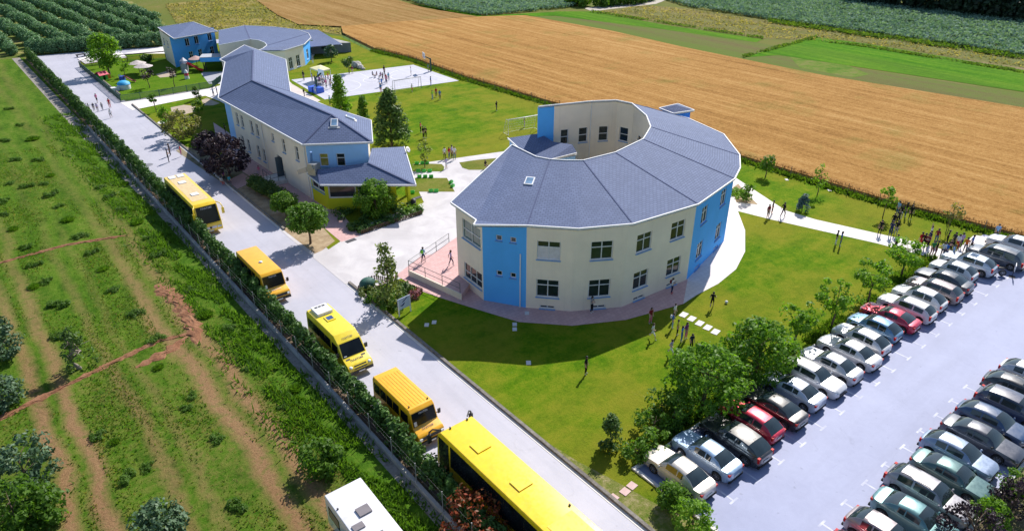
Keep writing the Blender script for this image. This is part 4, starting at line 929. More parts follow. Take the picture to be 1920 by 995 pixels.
# low boundary wall and wire fence
BW=MB(); BW.box((15.0,50,.17),(.22,140,.36)); tag(BW.build('boundary_wall',m_conc),'long low grey concrete wall between weedy field and hedge','wall')
WF=thing('wire_fence','thin steel post fence standing on the low concrete wall','fence',(15.0,0,0)); m_post=plain('galvanised_post',(.34,.34,.35),.5,metal=.4)
mb=MB(); mb.tube([(0,0,.3),(0,0,1.9)],.032,6); pm=mb.mesh('post',m_post)
for i in range(48): put('post',pm,WF,(0,-18+i*2.85,0))
mb=MB()
for z in (.6,1.0,1.4,1.8): mb.tube([(0,-18,z),(0,116,z)],.004,3)
mb.build('wire',m_post,WF)
WF2=thing('wire_fence','thin post and wire fence between lawn and wheat field','fence'); mb=MB(); mb.tube([(0,0,0),(0,0,1.35)],.04,5); pm=mb.mesh('post',plain('dark_post',(.12,.11,.10),.7)); mw=MB()
pl=[W(645,72),W(700,98)]+[Vector((p.x-.45,p.y,0)) for p in wheat_edge[2:]]
for a,b in zip(pl,pl[1:]):
    n=max(1,round((b-a).length/3.4))
    for k in range(n): put('post',pm,WF2,tuple(a.lerp(b,k/n)))
    for z in (.6,1.0,1.3): mw.tube([a+Vector((0,0,z)),b+Vector((0,0,z))],.004,3)
mw.build('wire',D.materials['dark_post'],WF2)
# playground fence: posts and green bar panels
PF=thing('playground_fence','dark green barred fence around the playground lawn','fence'); m_gf=plain('green_fence_paint',(.02,.085,.06),.5)
fp=WW([(312,112),(240,116),(150,126),(227,191),(300,181),(400,164),(416,152)])
for a,b in zip(fp,fp[1:]):
    n=max(1,round((b-a).length/2.5)); mb=MB()
    for k in range(n): q=a.lerp(b,k/n); m2=MB(); m2.box((q.x,q.y,.6),(.09,.09,1.2)); m2.build('post',m_gf,PF)
    nb=int((b-a).length/.14)
    for k in range(nb): q=a.lerp(b,(k+.5)/nb); mb.box((q.x,q.y,.58),(.05,.05,.98))
    for z in (.1,1.08): mb.beam(a+Vector((0,0,z)),b+Vector((0,0,z)),.05,.06)
    mb.build('panel',m_gf,PF)
# ---------------------------------------------------------------- field weeds
protos=[]
def tuft(name,mat,n,r,h,wd,seed):
    rg=np.random.default_rng(seed); a=rg.random(n)*6.283; rr=r*np.sqrt(rg.random(n)); x,y=rr*np.cos(a),rr*np.sin(a)*.85; hh=h*(.45+.7*rg.random(n))*(1.15-.6*rr/r); b=rg.random(n)*6.283
    dx,dy=np.cos(b)*wd,np.sin(b)*wd; lx,ly=x*.35+rg.normal(size=n)*.10,y*.35+rg.normal(size=n)*.10; z=np.zeros(n)
    q=np.stack([np.stack([x-dx,y-dy,z],1),np.stack([x+dx,y+dy,z],1),np.stack([x+lx+dx*.5,y+ly+dy*.5,hh],1),np.stack([x+lx-dx*.5,y+ly-dy*.5,hh],1)],1).reshape(-1,3)
    me=D.meshes.new(name); me.vertices.add(n*4); me.vertices.foreach_set('co',q.astype(np.float32).ravel()); me.loops.add(n*4); me.loops.foreach_set('vertex_index',np.arange(n*4,dtype=np.int32)); me.polygons.add(n); me.polygons.foreach_set('loop_start',np.arange(0,n*4,4,dtype=np.int32)); me.polygons.foreach_set('loop_total',np.full(n,4,dtype=np.int32))
    me.materials.append(mat); me.update(calc_edges=True); return me
for i in range(4): 
    rg=np.random.default_rng(100+i)
    if i==3: protos.append(tuft('weed_clump',f_weed,520,.9,.62,.05,100)); continue
    cl=[((rg.normal()*.42,rg.normal()*.42,.06+.34*rg.random()),.30) for _ in range(18)]; C,Nn,S=clusters(cl,60,.13,rg,1.1); k=C[:,2]>.02; protos.append(leaf_mesh('weed_clump',C[k],Nn[k],S[k],f_weed,1.3,rg))
wp=[(250,40),(290,100),(330,165),(380,245),(450,335),(520,425),(20,215),(75,295),(150,400),(200,495),(15,140),(580,520),(640,640),(330,725),(255,590),(190,620),(760,770),(620,110),(680,190),(770,260),(830,345),(890,440),(1080,640),(1150,780),(1290,850),(340,900),(880,910),(700,40),(560,60)]
wp=[(u/3,332+v/3,1) for u,v in wp]+[(u/3,663+v/3,1) for u,v in [(1080,240),(1590,300),(1660,200),(1390,90),(1340,860),(820,640),(640,500),(540,470),(720,700),(1230,480),(890,80),(1050,310)]]
wp+=[(w[0]/6*2,2,0) for w in []]+[(18,205,1),(40,235,1),(62,262,1),(30,300,1),(10,265,1),(75,300,1),(95,330,1),(20,345,1),(52,350,1)]
for i,(u,v,_) in enumerate(wp):
    p=W(u,v); o=put('weed_clump',protos[i%4],None,p,RG.random()*6.28,scale=float(.45+.4*RG.random())*(.75 if v>640 else 1)); tag(o,'low green weed clump growing in the rough field left of the hedge','weed clump','weed clumps in the rough field')
for i,(u,v,tp,rk,lab) in enumerate([(58,912,828,.55,'big grey green olive bush at the lower left edge of field'),(40,990,905,.5,'dark green bush at the bottom left corner of field'),(90,975,925,.6,'mid green bush beside the bottom left corner bush'),(8,668,600,.5,'olive bush cut by the left edge above the dirt bank'),(305,1005,952,.6,'grey green olive bush at the bottom edge among tracks'),(605,880,832,.62,'dense green bush beside the white caravan'),(5,760,712,.6,'low olive bush cut by the left edge below the dirt bank')]):
    at_tree('field_bush',lab,(u,v),tp,'ball',rk,.03,46,46,.22,.42,f_olive if 'olive' in lab else f_weed,120+i,r0=.08,cat='bush')
at_tree('field_bush','bare grey twiggy stump bush beside the dirt bank',(150,690),610,'cone',.36,.05,26,30,.2,.35,f_maple,131,r0=.14,bark=m_barkpale,limbs=26,cat='bush',lean=.5)
# grass standing in the field and verges: too many to count
def grass(name,mat,n,sample,hmin,hmax,wd,seed):
    rg=np.random.default_rng(seed); P=sample(rg,n); n=len(P); a=rg.random(n)*6.283; h=hmin+(hmax-hmin)*rg.random(n)**1.6; w_=wd*(.6+.8*rg.random(n))
    dx,dy=np.cos(a)*w_,np.sin(a)*w_; lx,ly=rg.normal(size=n)*h*.45,rg.normal(size=n)*h*.45; z0=np.full(n,.0)
    q=np.stack([np.stack([P[:,0]-dx,P[:,1]-dy,z0],1),np.stack([P[:,0]+dx,P[:,1]+dy,z0],1),np.stack([P[:,0]+lx,P[:,1]+ly,h],1)],1).reshape(-1,3)
    me=D.meshes.new(name); me.vertices.add(n*3); me.vertices.foreach_set('co',q.astype(np.float32).ravel()); me.loops.add(n*3); me.loops.foreach_set('vertex_index',np.arange(n*3,dtype=np.int32)); me.polygons.add(n); me.polygons.foreach_set('loop_start',np.arange(0,n*3,3,dtype=np.int32)); me.polygons.foreach_set('loop_total',np.full(n,3,dtype=np.int32))
    me.materials.append(mat); me.update(calc_edges=True); return tag(put(name,me),kind='stuff')
f_grass=foliage('rough_grass',(.035,.10,.006),(.13,.21,.02),scale=.7,trans=.55,rough=.7); f_dryg=foliage('dry_grass',(.09,.11,.02),(.30,.25,.09),scale=.8,trans=.5,rough=.8)
def s_verge(rg,n):
    y=20+110*rg.random(n)**1.5; x=12.6+rg.normal(size=n)*1.3; k=(x<14.75)&(x>9.4); 
    cl=np.sin(y*1.3+x*2)+np.sin(y*.53+1)+np.sin(x*3.1+y*.2)>-.6; k&=cl; return np.stack([x,y],1)[k]
grass('verge_grass',f_weed,34000,s_verge,.10,.55,.07,1)
def s_field(rg,n):
    y=24+90*rg.random(n)**1.4; x=-14+27*rg.random(n); cl=np.sin(x*1.1+1.7*np.sin(y*.21))+np.sin(y*.43+x*.3)+np.sin(x*.5-y*.13)+rg.normal(size=n)*1.1; k=(cl>.5)
    for x0 in (-1.7,.05,8.1,10.0): k&=np.abs(x-x0)>.5
    return np.stack([x,y],1)[k]
grass('field_grass',f_grass,95000,s_field,.06,.24,.055,2); grass('dry_field_grass',f_dryg,45000,s_field,.05,.18,.05,5)
def s_wedge(rg,n):
    seg=rg.integers(1,len(wheat_edge)-1,n); t=rg.random(n); A=np.array([p[:2] for p in wheat_edge]); p=A[seg]*(1-t[:,None])+A[seg+1]*t[:,None]; p[:,0]+=-.35+rg.normal(size=n)*.35; return p
grass('field_edge_grass',f_grass,9000,s_wedge,.2,.6,.14,3)
def s_wheat(rg,n):
    seg=rg.integers(1,len(wheat_edge)-1,n); t=rg.random(n); A=np.array([p[:2] for p in wheat_edge]); p=A[seg]*(1-t[:,None])+A[seg+1]*t[:,None]; p[:,0]+=.45+rg.random(n)*.7; return p
grass('wheat_fringe',m_wheat,9000,s_wheat,.4,.75,.1,4)
def s_lotedge(rg,n):
    x=26.5+44*rg.random(n); y=20.6+np.abs(rg.normal(size=n))*.5; k=np.sin(x*.9)+np.sin(x*.37+2)>-.4; return np.stack([x,y],1)[k]
grass('kerb_grass',f_grass,7000,s_lotedge,.1,.4,.07,6)
# ---------------------------------------------------------------- orchard
op=[]
for i in range(3):
    rg=np.random.default_rng(200+i); t=tree('orchard_tree','low grey green orchard tree standing in long parallel rows','orchard tree',(0,0,0),'ball',2.6,1.15,.3,36,64,.25,.56,f_orch,200+i,'orchard trees in long rows',r0=.12,limbs=5); op.append(t)
ang=.079; first=[True]*3; cnt=0
for r in range(-7,4):
    x0=39.5+r*5.25
    for k in range(-2,31):
        y=190+k*3.4+RG.normal()*.4; x=x0-(y-194.6)*ang+RG.normal()*.3
        if y<184.5 or y>292: continue
        if x>49: continue
        u,v=cam_uv(Vector((x,y,0)))
        if u<-60 or v<-45: continue
        j=cnt%3; s=float(.85+.3*RG.random())
        if first[j]: op[j].location=(x,y,0); op[j].scale=(s,)*3; first[j]=False
        else: dup(op[j],(x,y,0),float(RG.random()*6.28),scale=s)
        cnt+=1
# line of denser trees along the far end of the road
for i in range(17):
    a,b=W(62,105),W(312,88); q=a.lerp(b,(i+.5)/17); dup(op[i%3],(q.x,q.y+2.0,0),float(RG.random()*6.28),'dark dense tree in the row along the far end of the road','trees along the road end',1.05)
# ---------------------------------------------------------------- far crops and woods
def poly_sample(px,n,rg):
    P=np.array([p[:2] for p in WW(px)]); lo,hi=P.min(0),P.max(0); q=lo+(hi-lo)*rg.random((n*4,2)); k=np.zeros(len(q),bool)
    for i in range(len(P)):
        a,b=P[i],P[(i+1)%len(P)]; c=(a[1]>q[:,1])!=(b[1]>q[:,1]); x=(b[0]-a[0])*(q[:,1]-a[1])/(b[1]-a[1]+1e-9)+a[0]; k^=c&(q[:,0]<x)
    return q[k][:n]
def crop(name,px,n,mat,h,seed,size):
    rg=np.random.default_rng(seed); p=poly_sample(px,n,rg); w_=np.sin(p[:,0]*.35+p[:,1]*.5)+np.sin(p[:,0]*.9-p[:,1]*.3)*.7+rg.normal(size=len(p))*.5; p=p[w_>-.9]
    C=np.concatenate([p,(h*(.25+.75*rg.random(len(p))))[:,None]],1); Nn=rg.normal(size=C.shape)*.6; Nn[:,2]+=.7; return tag(put(name,leaf_mesh(name,C,Nn,size*(.6+.8*rg.random(len(C))),mat,1.0,rg)),kind='stuff')
crop('leafy_crop',[(1245,0),(1290,14),(1440,38),(1620,64),(1780,86),(1920,108),(1990,118),(1990,44),(1920,36),(1640,8),(1500,-14),(1245,-14)],75000,f_crop,1.2,31,.66)
crop('leafy_crop',[(760,2),(830,20),(905,31),(960,26),(1060,16),(1100,8),(1080,-12),(740,-12)],34000,f_crop,1.1,32,.6)
for i in range(16):
    u=1600+i*27; v=5+ (u-1600)*.115; p=W(u,v); tt=('wood_tree','tall dark tree in the dense belt at the upper right edge','tree') 
    if i<2: 
        w_=tree(*tt,p,'broad',8.5,4.2,.3,60,26,1.0,1.6,f_far,300+i,'dark trees in the far belt',r0=.3); 
        if i==0: w0=w_
        else: w1=w_
    else: dup((w0,w1)[i%2],p,float(RG.random()*6.28),scale=float(.85+.4*RG.random()))
for i,(u,v) in enumerate([(1072,9),(1092,12),(1128,13),(1142,11),(1158,10),(1178,8),(1198,6),(1214,2)]):
    if i==0: f0=tree('orchard_tree','small green tree in the row beside the pale far track','tree',W(u,v),'ball',3.0,2.2,.4,26,26,.7,.9,f_mid,320,'trees beside the far track',r0=.14)
    else: dup(f0,W(u,v),float(RG.random()*6.28),scale=float(.8+.5*RG.random()))

f_scrub=foliage('scrub_leaves',(.14,.16,.035),(.52,.42,.18),scale=.12,trans=.45,rough=.95); f_edge=foliage('field_edge_leaves',(.06,.14,.012),(.20,.30,.04),scale=.3,trans=.45,rough=.95)
crop('dry_scrub',[(310,10),(470,-6),(520,30),(560,48),(640,54),(640,64),(600,60),(420,60),(330,44)],5500,f_scrub,.45,41,.5)
crop('dry_scrub',[(1200,12),(1290,18),(1450,42),(1640,68),(1920,112),(1920,128),(1620,82),(1430,72),(1260,46),(1120,24)],5000,f_scrub,.3,42,.45)
crop('field_edge_growth',[(1110,21),(1430,71),(1432,74),(1106,24)],1500,f_edge,.45,43,.4)
crop('field_edge_growth',[(1390,106),(1466,85),(1530,69),(1534,72),(1470,89),(1396,109)],900,f_edge,.4,44,.4)
crop('field_edge_growth',[(1530,78),(1620,85),(1920,134),(1920,138),(1620,89)],1800,f_edge,.3,45,.4)
crop('field_edge_growth',[(1440,36),(1620,62),(1780,84),(1920,106),(1920,114),(1780,92),(1620,70),(1440,44)],5000,f_edge,.6,46,.55)
# ================================================================ vehicles
m_tyre=plain('tyre_rubber',(.018,.018,.019),.85); m_alloy=plain('alloy_rim',(.42,.43,.45),.35,metal=.7); m_under=plain('underbody',(.012,.012,.013),.9)
m_cglass=glass('car_glass',(.012,.020,.024),.04,.8); m_head=glass('headlamp_glass',(.45,.48,.5),.1); m_tail=plain('tail_lamp_red',(.50,.012,.012),.55,.2); m_plate=plain('number_plate',(.66,.66,.64),.5)
m_blk=plain('black_plastic',(.022,.022,.024),.55)
def wheel_mesh(R,w_):
    mb=MB(); prof=[(R*.62,-w_/2),(R*.9,-w_/2),(R,-w_*.33),(R,w_*.33),(R*.9,w_/2),(R*.62,w_/2),(R*.62,-w_/2)]; n=20
    mb.grid([[Vector((r*math.cos(2*math.pi*j/n),y,r*math.sin(2*math.pi*j/n))) for j in range(n)] for r,y in prof],0,closed=True)
    tm=mb.mesh('wheel',m_tyre); mb=MB()
    for s in (1,-1):
        ys=s*w_*.36; mb.tube([(0,ys-.012,0),(0,ys+.012,0)],R*.16,10)
        for k in range(6):
            a=k*math.pi/3; mb.beam((R*.1*math.cos(a),ys,R*.1*math.sin(a)),(R*.62*math.cos(a),ys,R*.62*math.sin(a)),R*.17,.03)
        mb.grid([[Vector((r*math.cos(2*math.pi*j/18),ys+d,r*math.sin(2*math.pi*j/18))) for j in range(18)] for r,d in ((R*.55,.016),(R*.63,.016),(R*.63,-.016),(R*.55,-.016),(R*.55,.016))],0,closed=True)
    mb.tube([(0,-.05,0),(0,.05,0)],R*.6,16,1)
    return tm,mb.mesh('rim',[m_alloy,m_blk])
WH=wheel_mesh(.32,.21); WHB=wheel_mesh(.47,.28); WHV=wheel_mesh(.36,.24)
def axle(root,xs,yw,wm,R):
    for x in xs:
        for s in (1,-1):
            o=put('wheel',wm[0],root,(x,s*yw,R)); put('rim',wm[1],o)
def car(name,label,col,kind,L=4.3,Wd=1.74,H=1.44,old=False,loc=(0,0,0),rz=0,metal=0.0,group='cars parked in the school car park',pname=None,sunroof=False,railings=False,wb=.6):
    K={ # fractions of length from the rear: rear-glass foot, roof rear, roof front, windscreen foot ; tail, belt, bonnet heights
     'sedan':(.135,.30,.545,.715,.98,.93,.80),'hatch':(.035,.22,.54,.745,.93,.93,.82),'wagon':(.025,.16,.55,.72,.95,.93,.82),'suv':(.03,.20,.53,.71,1.04,1.02,.94),'mpv':(.03,.17,.57,.79,.98,.96,.86),'coupe':(.10,.30,.50,.68,.95,.90,.76)}[kind]
    pm=paint((pname or name)+'_paint',col,metal)
    t=thing(name,label,'car',loc,rz,group); hw=Wd/2; R=.32 if kind!='suv' else .36
    X=lambda f:-L/2+L*f
    xr,xrr,xrf,xf=[X(f) for f in K[:4]]; zt,zb,zh=K[4:7]
    xw=(X(.18),X(.18+wb)); Ra=R+.055
    st=set(np.linspace(-L/2+.02,L/2-.02,24).round(3)); 
    for c in xw:
        for k in range(9): st.add(round(c+Ra*math.cos(math.pi*k/8),3))
    st=sorted(st); st2=[st[0]]
    for s in st[1:]:
        if s-st2[-1]>.02: st2.append(s)
    st=st2
    def top(x):
        if x>xf: f=(x-xf)/(L/2-xf); return zb-(zb-zh)*f**1.3-(.10*max(0,(f-.8)/.2)**2)
        if x<xr: f=(xr-x)/(xr+L/2+1e-6); return zt-.05*f**2
        return zt+(zb-zt)*(x-xr)/(xf-xr)
    def plan(x):
        f=abs(x)/(L/2); return hw*(1-.05*f**3-(.16 if not old else .07)*max(0,(f-.8)/.2)**2.2)
    rows=[]
    for x in st:
        zl=.20
        for c in xw:
            if abs(x-c)<Ra: zl=max(zl,R+math.sqrt(Ra*Ra-(x-c)**2))
        e=max(0,(abs(x)/(L/2)-.93)/.07); zl=max(zl,.20+.10*e); w_=plan(x); zz=top(x); sh=zz-.09
        y=[(w_*.80,zl),(w_*.965,zl),(w_,max(zl+.02,.50)),(w_*.985,max(zl+.05,sh)),(w_*.93,zz-.012),(w_*.62,zz+.012),(0,zz+.03)]
        rows.append([Vector((x,-a,b)) for a,b in y]+[Vector((x,a,b)) for a,b in reversed(y[:-1])])
    mb=MB(); mb.grid(rows,0,flip=True)
    for r,fl in ((rows[0],True),(rows[-1],False)):
        c=sum(r,Vector())/len(r); q=[c+(p-c)*.82+Vector(((-.055 if fl else .055),0,0)) for p in r]
        mb.grid([r,q] if fl else [q,r],0,flip=False); mb.face(q if not fl else list(reversed(q)),0,smooth=True)
    mb.box((0,0,.42),(L*.93,Wd*.74,.44),0,1)
    # bumpers' lower band
    for s in (1,-1): mb.box((s*(L/2-.02),0,.30),(.16,Wd*.80,.14),0,1)
    # cabin
    cs=[xr,xr+(xrr-xr)*.5,xrr]+[xrr+(xrf-xrr)*k for k in (.1,.3,.44,.50,.7,.9)]+[xrf,xrf+(xf-xrf)*.3,xrf+(xf-xrf)*.62,xf]
    def roof(x):
        if x<xrr: f=(x-xr)/(xrr-xr); a=top(xr); return a+(H-.08-a)*math.sin(f*math.pi/2)**.9
        if x>xrf: f=(xf-x)/(xf-xrf); a=top(xf); return a+(H-.02-a)*math.sin(f*math.pi/2)**.85
        f=(x-xrr)/(xrf-xrr); return H-.03-.05*(1-f)**2+.035*math.sin(f*math.pi)
    cr=[]
    for x in cs:
        z0=top(x)-.02; z1=max(z0+.015,roof(x)); yb=plan(x)*.925; f=(z1-z0)/(H-.9); yr=yb-(.22 if kind not in('suv','mpv') else .18)*min(1.1,f)*Wd/1.74
        y=[(yb,z0),(yb+(yr-yb)*.12,z0+(z1-z0)*.12),(yb+(yr-yb)*.86,z0+(z1-z0)*.84),(yr-.03,z1-.015),(yr*.55,z1+.02),(0,z1+.03)]
        cr.append([Vector((x,-a,b)) for a,b in y]+[Vector((x,a,b)) for a,b in reversed(y[:-1])])
    nst=len(cs); parts={'body':[], 'windscreen':[], 'rear_window':[], 'sf':[], 'sr':[], 'sl':[], 'sk':[]}
    for a in range(nst-1):
        for b in range(10):
            k=b if b<5 else 9-b; cls='body'; side='l' if b>=5 else 'r'
            if k>=3:
                if cs[a]>=xrf-1e-6: cls='windscreen'
                elif cs[a+1]<=xrr+1e-6: cls='rear_window'
            elif k==1:
                if 3<=a<=4 or (kind in('wagon','suv','mpv') and a==2): cls='R'+side
                elif a in (6,7,8,9): cls='F'+side
                if kind in('hatch',) and a==2: cls='R'+side
            parts.setdefault(cls,[]).append([cr[a][b],cr[a][b+1],cr[a+1][b+1],cr[a+1][b]])
    for f in parts['body']: mb.face(list(reversed(f)),0,smooth=True)
    b_=mb.build('body',[pm,m_under],t,weld=True); b_.data.set_sharp_from_angle(angle=.75)
    for cls,nm in (('windscreen','windscreen'),('rear_window','rear_window'),('Fl','side_window'),('Fr','side_window'),('Rl','side_window'),('Rr','side_window')):
        fs=parts.get(cls,[])
        if not fs: continue
        m2=MB(); [m2.face(list(reversed(f)),0,smooth=True) for f in fs]; m2.build(nm,m_cglass,t,weld=True)
    axle(t,xw,hw*.885,WH if R<.35 else WHV,R)
    zl=zh-.17
    for s in (1,-1):
        m2=MB(); m2.sphere((L/2-.13,s*plan(L/2-.13)*.76,zl+.03),.16,10,6,sc=(.75,1.15,.55)); m2.build('headlight',m_head,t)
        m2=MB(); zz=zt-.16
        if kind in('hatch','wagon','mpv','suv'): m2.box((-L/2+.07,s*plan(-L/2+.1)*.86,zz-.02),(.16,.20,.36 if kind!='hatch' else .26))
        else: m2.box((-L/2+.05,s*plan(-L/2+.1)*.76,zz),(.14,.36,.16))
        m2.build('taillight',m_tail,t)
        m2=MB(); m2.sphere((xf-.18,s*(hw+.085),zb+.07),.12,8,6,sc=(.6,.9,.7)); m2.beam((xf-.14,s*(hw*.93),zb+.02),(xf-.18,s*(hw+.04),zb+.05),.05); m2.build('mirror',pm if not old else m_blk,t)
        if railings: m2=MB(); m2.tube([(xrr+.1,s*hw*.70,H),(xrr+.2,s*hw*.70,H+.06),(xrf-.2,s*hw*.70,H+.06),(xrf-.1,s*hw*.70,H)],.02,6); m2.build('roof_rail',m_blk,t)
    m2=MB(); m2.box((-L/2-.055,0,.56 if kind=='sedan' else .62),(.03,.5,.11)); m2.build('number_plate',m_plate,t)
    m2=MB(); m2.box((L/2+.045,0,.52),(.05,.75,.13)); m2.build('grille',m_blk,t)
    m2=MB(); m2.tube([(xrr+.12,0,H),(xrr-.02,0,H+.16)],.008,4); m2.build('aerial',m_blk,t)
    if sunroof: m2=MB(); m2.box((xrr+(xrf-xrr)*.72,0,H+.012),(.62,.8,.03)); m2.build('sunroof',glass('sunroof_glass',(.06,.09,.14),.05),t)
    return t
UP=math.pi/2; DN=-math.pi/2
SIL=(.52,.51,.50); 
def bay(i): return 27.7+2.5*i
C=[(0,'silver_sedan','champagne silver saloon, nearest car of the lawn side row','sedan',(.56,.52,.47),dict(L=4.55)),
 (1,'blue_sedan','pale metallic blue saloon between champagne saloon and black crossover','sedan',(.30,.42,.58),dict(L=4.4)),
 (2,'black_crossover','glossy black crossover parked left of the dark red hatchback','suv',(.012,.013,.017),dict(L=4.65,H=1.56,Wd=1.84)),
 (3,'red_hatchback','dark red five door hatchback beside the black crossover','hatch',(.50,.012,.045),dict(L=4.25,H=1.47)),
 (4,'black_sedan','older black saloon in tree shade right of the red hatchback','sedan',(.010,.011,.015),dict(L=4.5,old=True,H=1.38)),
 (5,'blue_white_sedan','boxy ice blue older saloon beside the black older saloon','sedan',(.50,.54,.64),dict(L=4.4,old=True,H=1.40)),
 (6,'silver_estate','silver estate car reversed in with bonnet towards the aisle','wagon',(.58,.58,.60),dict(L=4.5)),
 (7,'grey_sedan','silver grey saloon right of the reversed estate car','sedan',(.47,.48,.53),dict(L=4.5)),
 (8,'silver_sedan','silver saloon with pale boot left of silver hatchback','sedan',(.58,.58,.60),dict(L=4.55)),
 (9,'silver_hatchback','silver hatchback with red lamps left of the blue hatchback','hatch',(.60,.60,.62),dict(L=4.2)),
 (10,'blue_hatchback','steel blue hatchback with tall rear lamps left of red coupe','hatch',(.10,.22,.36),dict(L=3.95,H=1.48)),
 (11,'red_coupe','bright red low coupe with long bonnet in the lawn side row','coupe',(.50,.012,.05),dict(L=4.45,H=1.33)),
 (12,'white_estate','white estate car immediately right of the red coupe','wagon',(.64,.64,.65),dict(L=4.4)),
 (13,'white_hatchback','white tall hatchback with black rear bumper beside white estate','hatch',(.66,.66,.67),dict(L=4.15,H=1.50)),
 (14,'brown_estate','brownish grey estate car with dark bonnet beside white tall hatchback','wagon',(.27,.22,.22),dict(L=4.4)),
 (15,'dark_sedan','dark navy saloon with sky reflecting on its sloping roof','sedan',(.03,.04,.06),dict(L=4.6)),
 (16,'white_small_car','small white three door car between navy saloon and sunroof car','hatch',(.64,.65,.66),dict(L=3.8)),
 (17,'silver_crossover','silver blue crossover with a glass sunroof beside the motorcycle','suv',(.46,.51,.58),dict(L=4.5,H=1.55,sunroof=True))]
for i,nm,lab,kd,col,k in C:
    j=random.Random(i); L_=k['L']; rv=i==6
    off={2:-.45,11:.25,6:-.15}.get(i,0)+j.uniform(-.15,.15)
    car(nm,lab,col,kd,loc=(bay(i)+j.uniform(-.12,.12),20.2-L_/2+off,.014),rz=(DN if rv else UP)+j.uniform(-.03,.03),pname=f'{nm}_{i}',metal=.0 if col[0]>.6 or col[0]<.1 else .35,**k)
R_=[(30.2,'red_hatchback','red car only just in view at the bottom edge','hatch',(.45,.012,.03),dict(L=4.0)),
 (32.7,'grey_hatchback','pinkish grey hatchback cut by the bottom edge left of teal saloon','hatch',(.33,.28,.28),dict(L=4.1,H=1.5)),
 (35.2,'teal_coupe','rounded teal green saloon with bright red lamp at bottom right','sedan',(.10,.22,.23),dict(L=4.5,H=1.40)),
 (37.7,'grey_estate','grey estate car with roof rails between teal and dark green cars','wagon',(.30,.29,.31),dict(L=4.7,H=1.50,railings=True)),
 (40.2,'green_sedan','dark green saloon with pale sky reflecting roof beside grey estate','sedan',(.055,.13,.13),dict(L=4.5,H=1.40)),
 (42.65,'blue_hatchback','pale blue hatchback with white roof right of dark green saloon','hatch',(.26,.33,.46),dict(L=4.2)),
 (45.1,'grey_sedan','dark slate grey boxy saloon in the aisle side row','sedan',(.06,.065,.085),dict(L=4.6,old=True)),
 (47.6,'navy_hatchback','navy blue hatchback between slate saloon and navy people carrier','hatch',(.03,.07,.16),dict(L=4.2)),
 (50.1,'navy_people_carrier','tall navy people carrier near the right picture edge','mpv',(.03,.04,.09),dict(L=4.4,H=1.62)),
 (52.6,'black_hatchback','black hatchback with red lamp at the right picture edge','hatch',(.02,.022,.028),dict(L=4.2)),
 (55.1,'silver_hatchback','silver hatchback, last car at the right picture edge','hatch',(.58,.58,.6),dict(L=4.2))]
for i,(x,nm,lab,kd,col,k) in enumerate(R_):
    j=random.Random(50+i); car(nm,lab,col,kd,loc=(x+j.uniform(-.1,.1),9.75-k['L']/2+j.uniform(-.25,.25),.014),rz=DN+j.uniform(-.03,.03),pname=f'{nm}_r{i}',metal=.35 if .05<col[0]<.6 else 0,**k)
p=W(1866,492); car('dark_people_carrier','dark blue grey people carrier parked beside the gathered crowd',(.045,.06,.085),'mpv',L=4.8,H=1.68,Wd=1.84,loc=(p.x,p.y+.1,.036),rz=UP+.03,pname='dpc')
p=W(1898,474); car('silver_people_carrier','pale silver estate parked behind the dark people carrier',(.50,.52,.55),'wagon',L=4.6,H=1.5,loc=(p.x+.6,p.y+.2,.036),rz=UP+.03,pname='spc')
# ---------------------------------------------------------------- buses and vans
def shell(prof,hw,mat,taper=.06,zb=1.1,bev=.07,name='body',parent=None):
    """side profile (x,z) carried across the width, upper part leaning in, edges rounded"""
    zt=max(z for x,z in prof); bm=bmesh.new(); R=[]
    for s in (-1,1):
        R.append([bm.verts.new((x,s*hw*(1-taper*max(0,(z-zb)/(zt-zb))**1.5),z)) for x,z in prof])
    n=len(prof)
    for i in range(n): bm.faces.new([R[0][i],R[0][(i+1)%n],R[1][(i+1)%n],R[1][i]])
    bm.faces.new(list(reversed(R[0]))); bm.faces.new(R[1]); bmesh.ops.recalc_face_normals(bm,faces=bm.faces)
    bmesh.ops.bevel(bm,geom=[e for e in bm.edges],offset=bev,segments=3,profile=.6,affect='EDGES')
    for f in bm.faces: f.smooth=True
    me=D.meshes.new(name); bm.to_mesh(me); bm.free(); me.materials.append(mat); me.set_sharp_from_angle(angle=.5)
    o=D.objects.new(name,me); COL.objects.link(o); o.parent=parent; return o
def panel(name,mat,parent,pts,off):
    """thin flush panel; pts outward-facing polygon, off outward vector"""
    p=[Vector(q) for q in pts]; o=Vector(off); mb=MB(); q=[a+o for a in p]; mb.face(q)
    for i in range(len(p)): mb.face([p[i],p[(i+1)%len(p)],q[(i+1)%len(p)],q[i]])
    return mb.build(name,mat,parent)
def letters(txt,size,mat,parent,loc,rot,name='lettering'):
    cu=D.curves.new(name,'FONT'); cu.body=txt; cu.size=size; cu.align_x='CENTER'; cu.align_y='CENTER'; cu.extrude=.004
    o=D.objects.new(name,cu); COL.objects.link(o); dg=bpy.context.evaluated_depsgraph_get(); me=D.meshes.new_from_object(o.evaluated_get(dg)); COL.objects.unlink(o); D.objects.remove(o)
    me.materials.clear(); me.materials.append(mat); q=put(name,me,parent,loc); q.rotation_euler=rot; return q
m_vy=paint('school_bus_yellow',(.90,.60,.003)); m_vo=paint('minibus_orange_yellow',(.90,.45,.003)); m_vl=paint('van_lemon_yellow',(.86,.66,.02)); m_busglass=glass('bus_glass',(.006,.008,.010),.12,.25)
m_ink=plain('navy_lettering',(.03,.03,.12),.5); m_wht=plain('white_lettering',(.72,.72,.75),.5); m_chrome=plain('pale_trim',(.55,.55,.58),.3,metal=.4)
def yw(hw,z,zt,taper=.06,zb=1.1): return hw*(1-taper*max(0,(z-zb)/(zt-zb))**1.5)
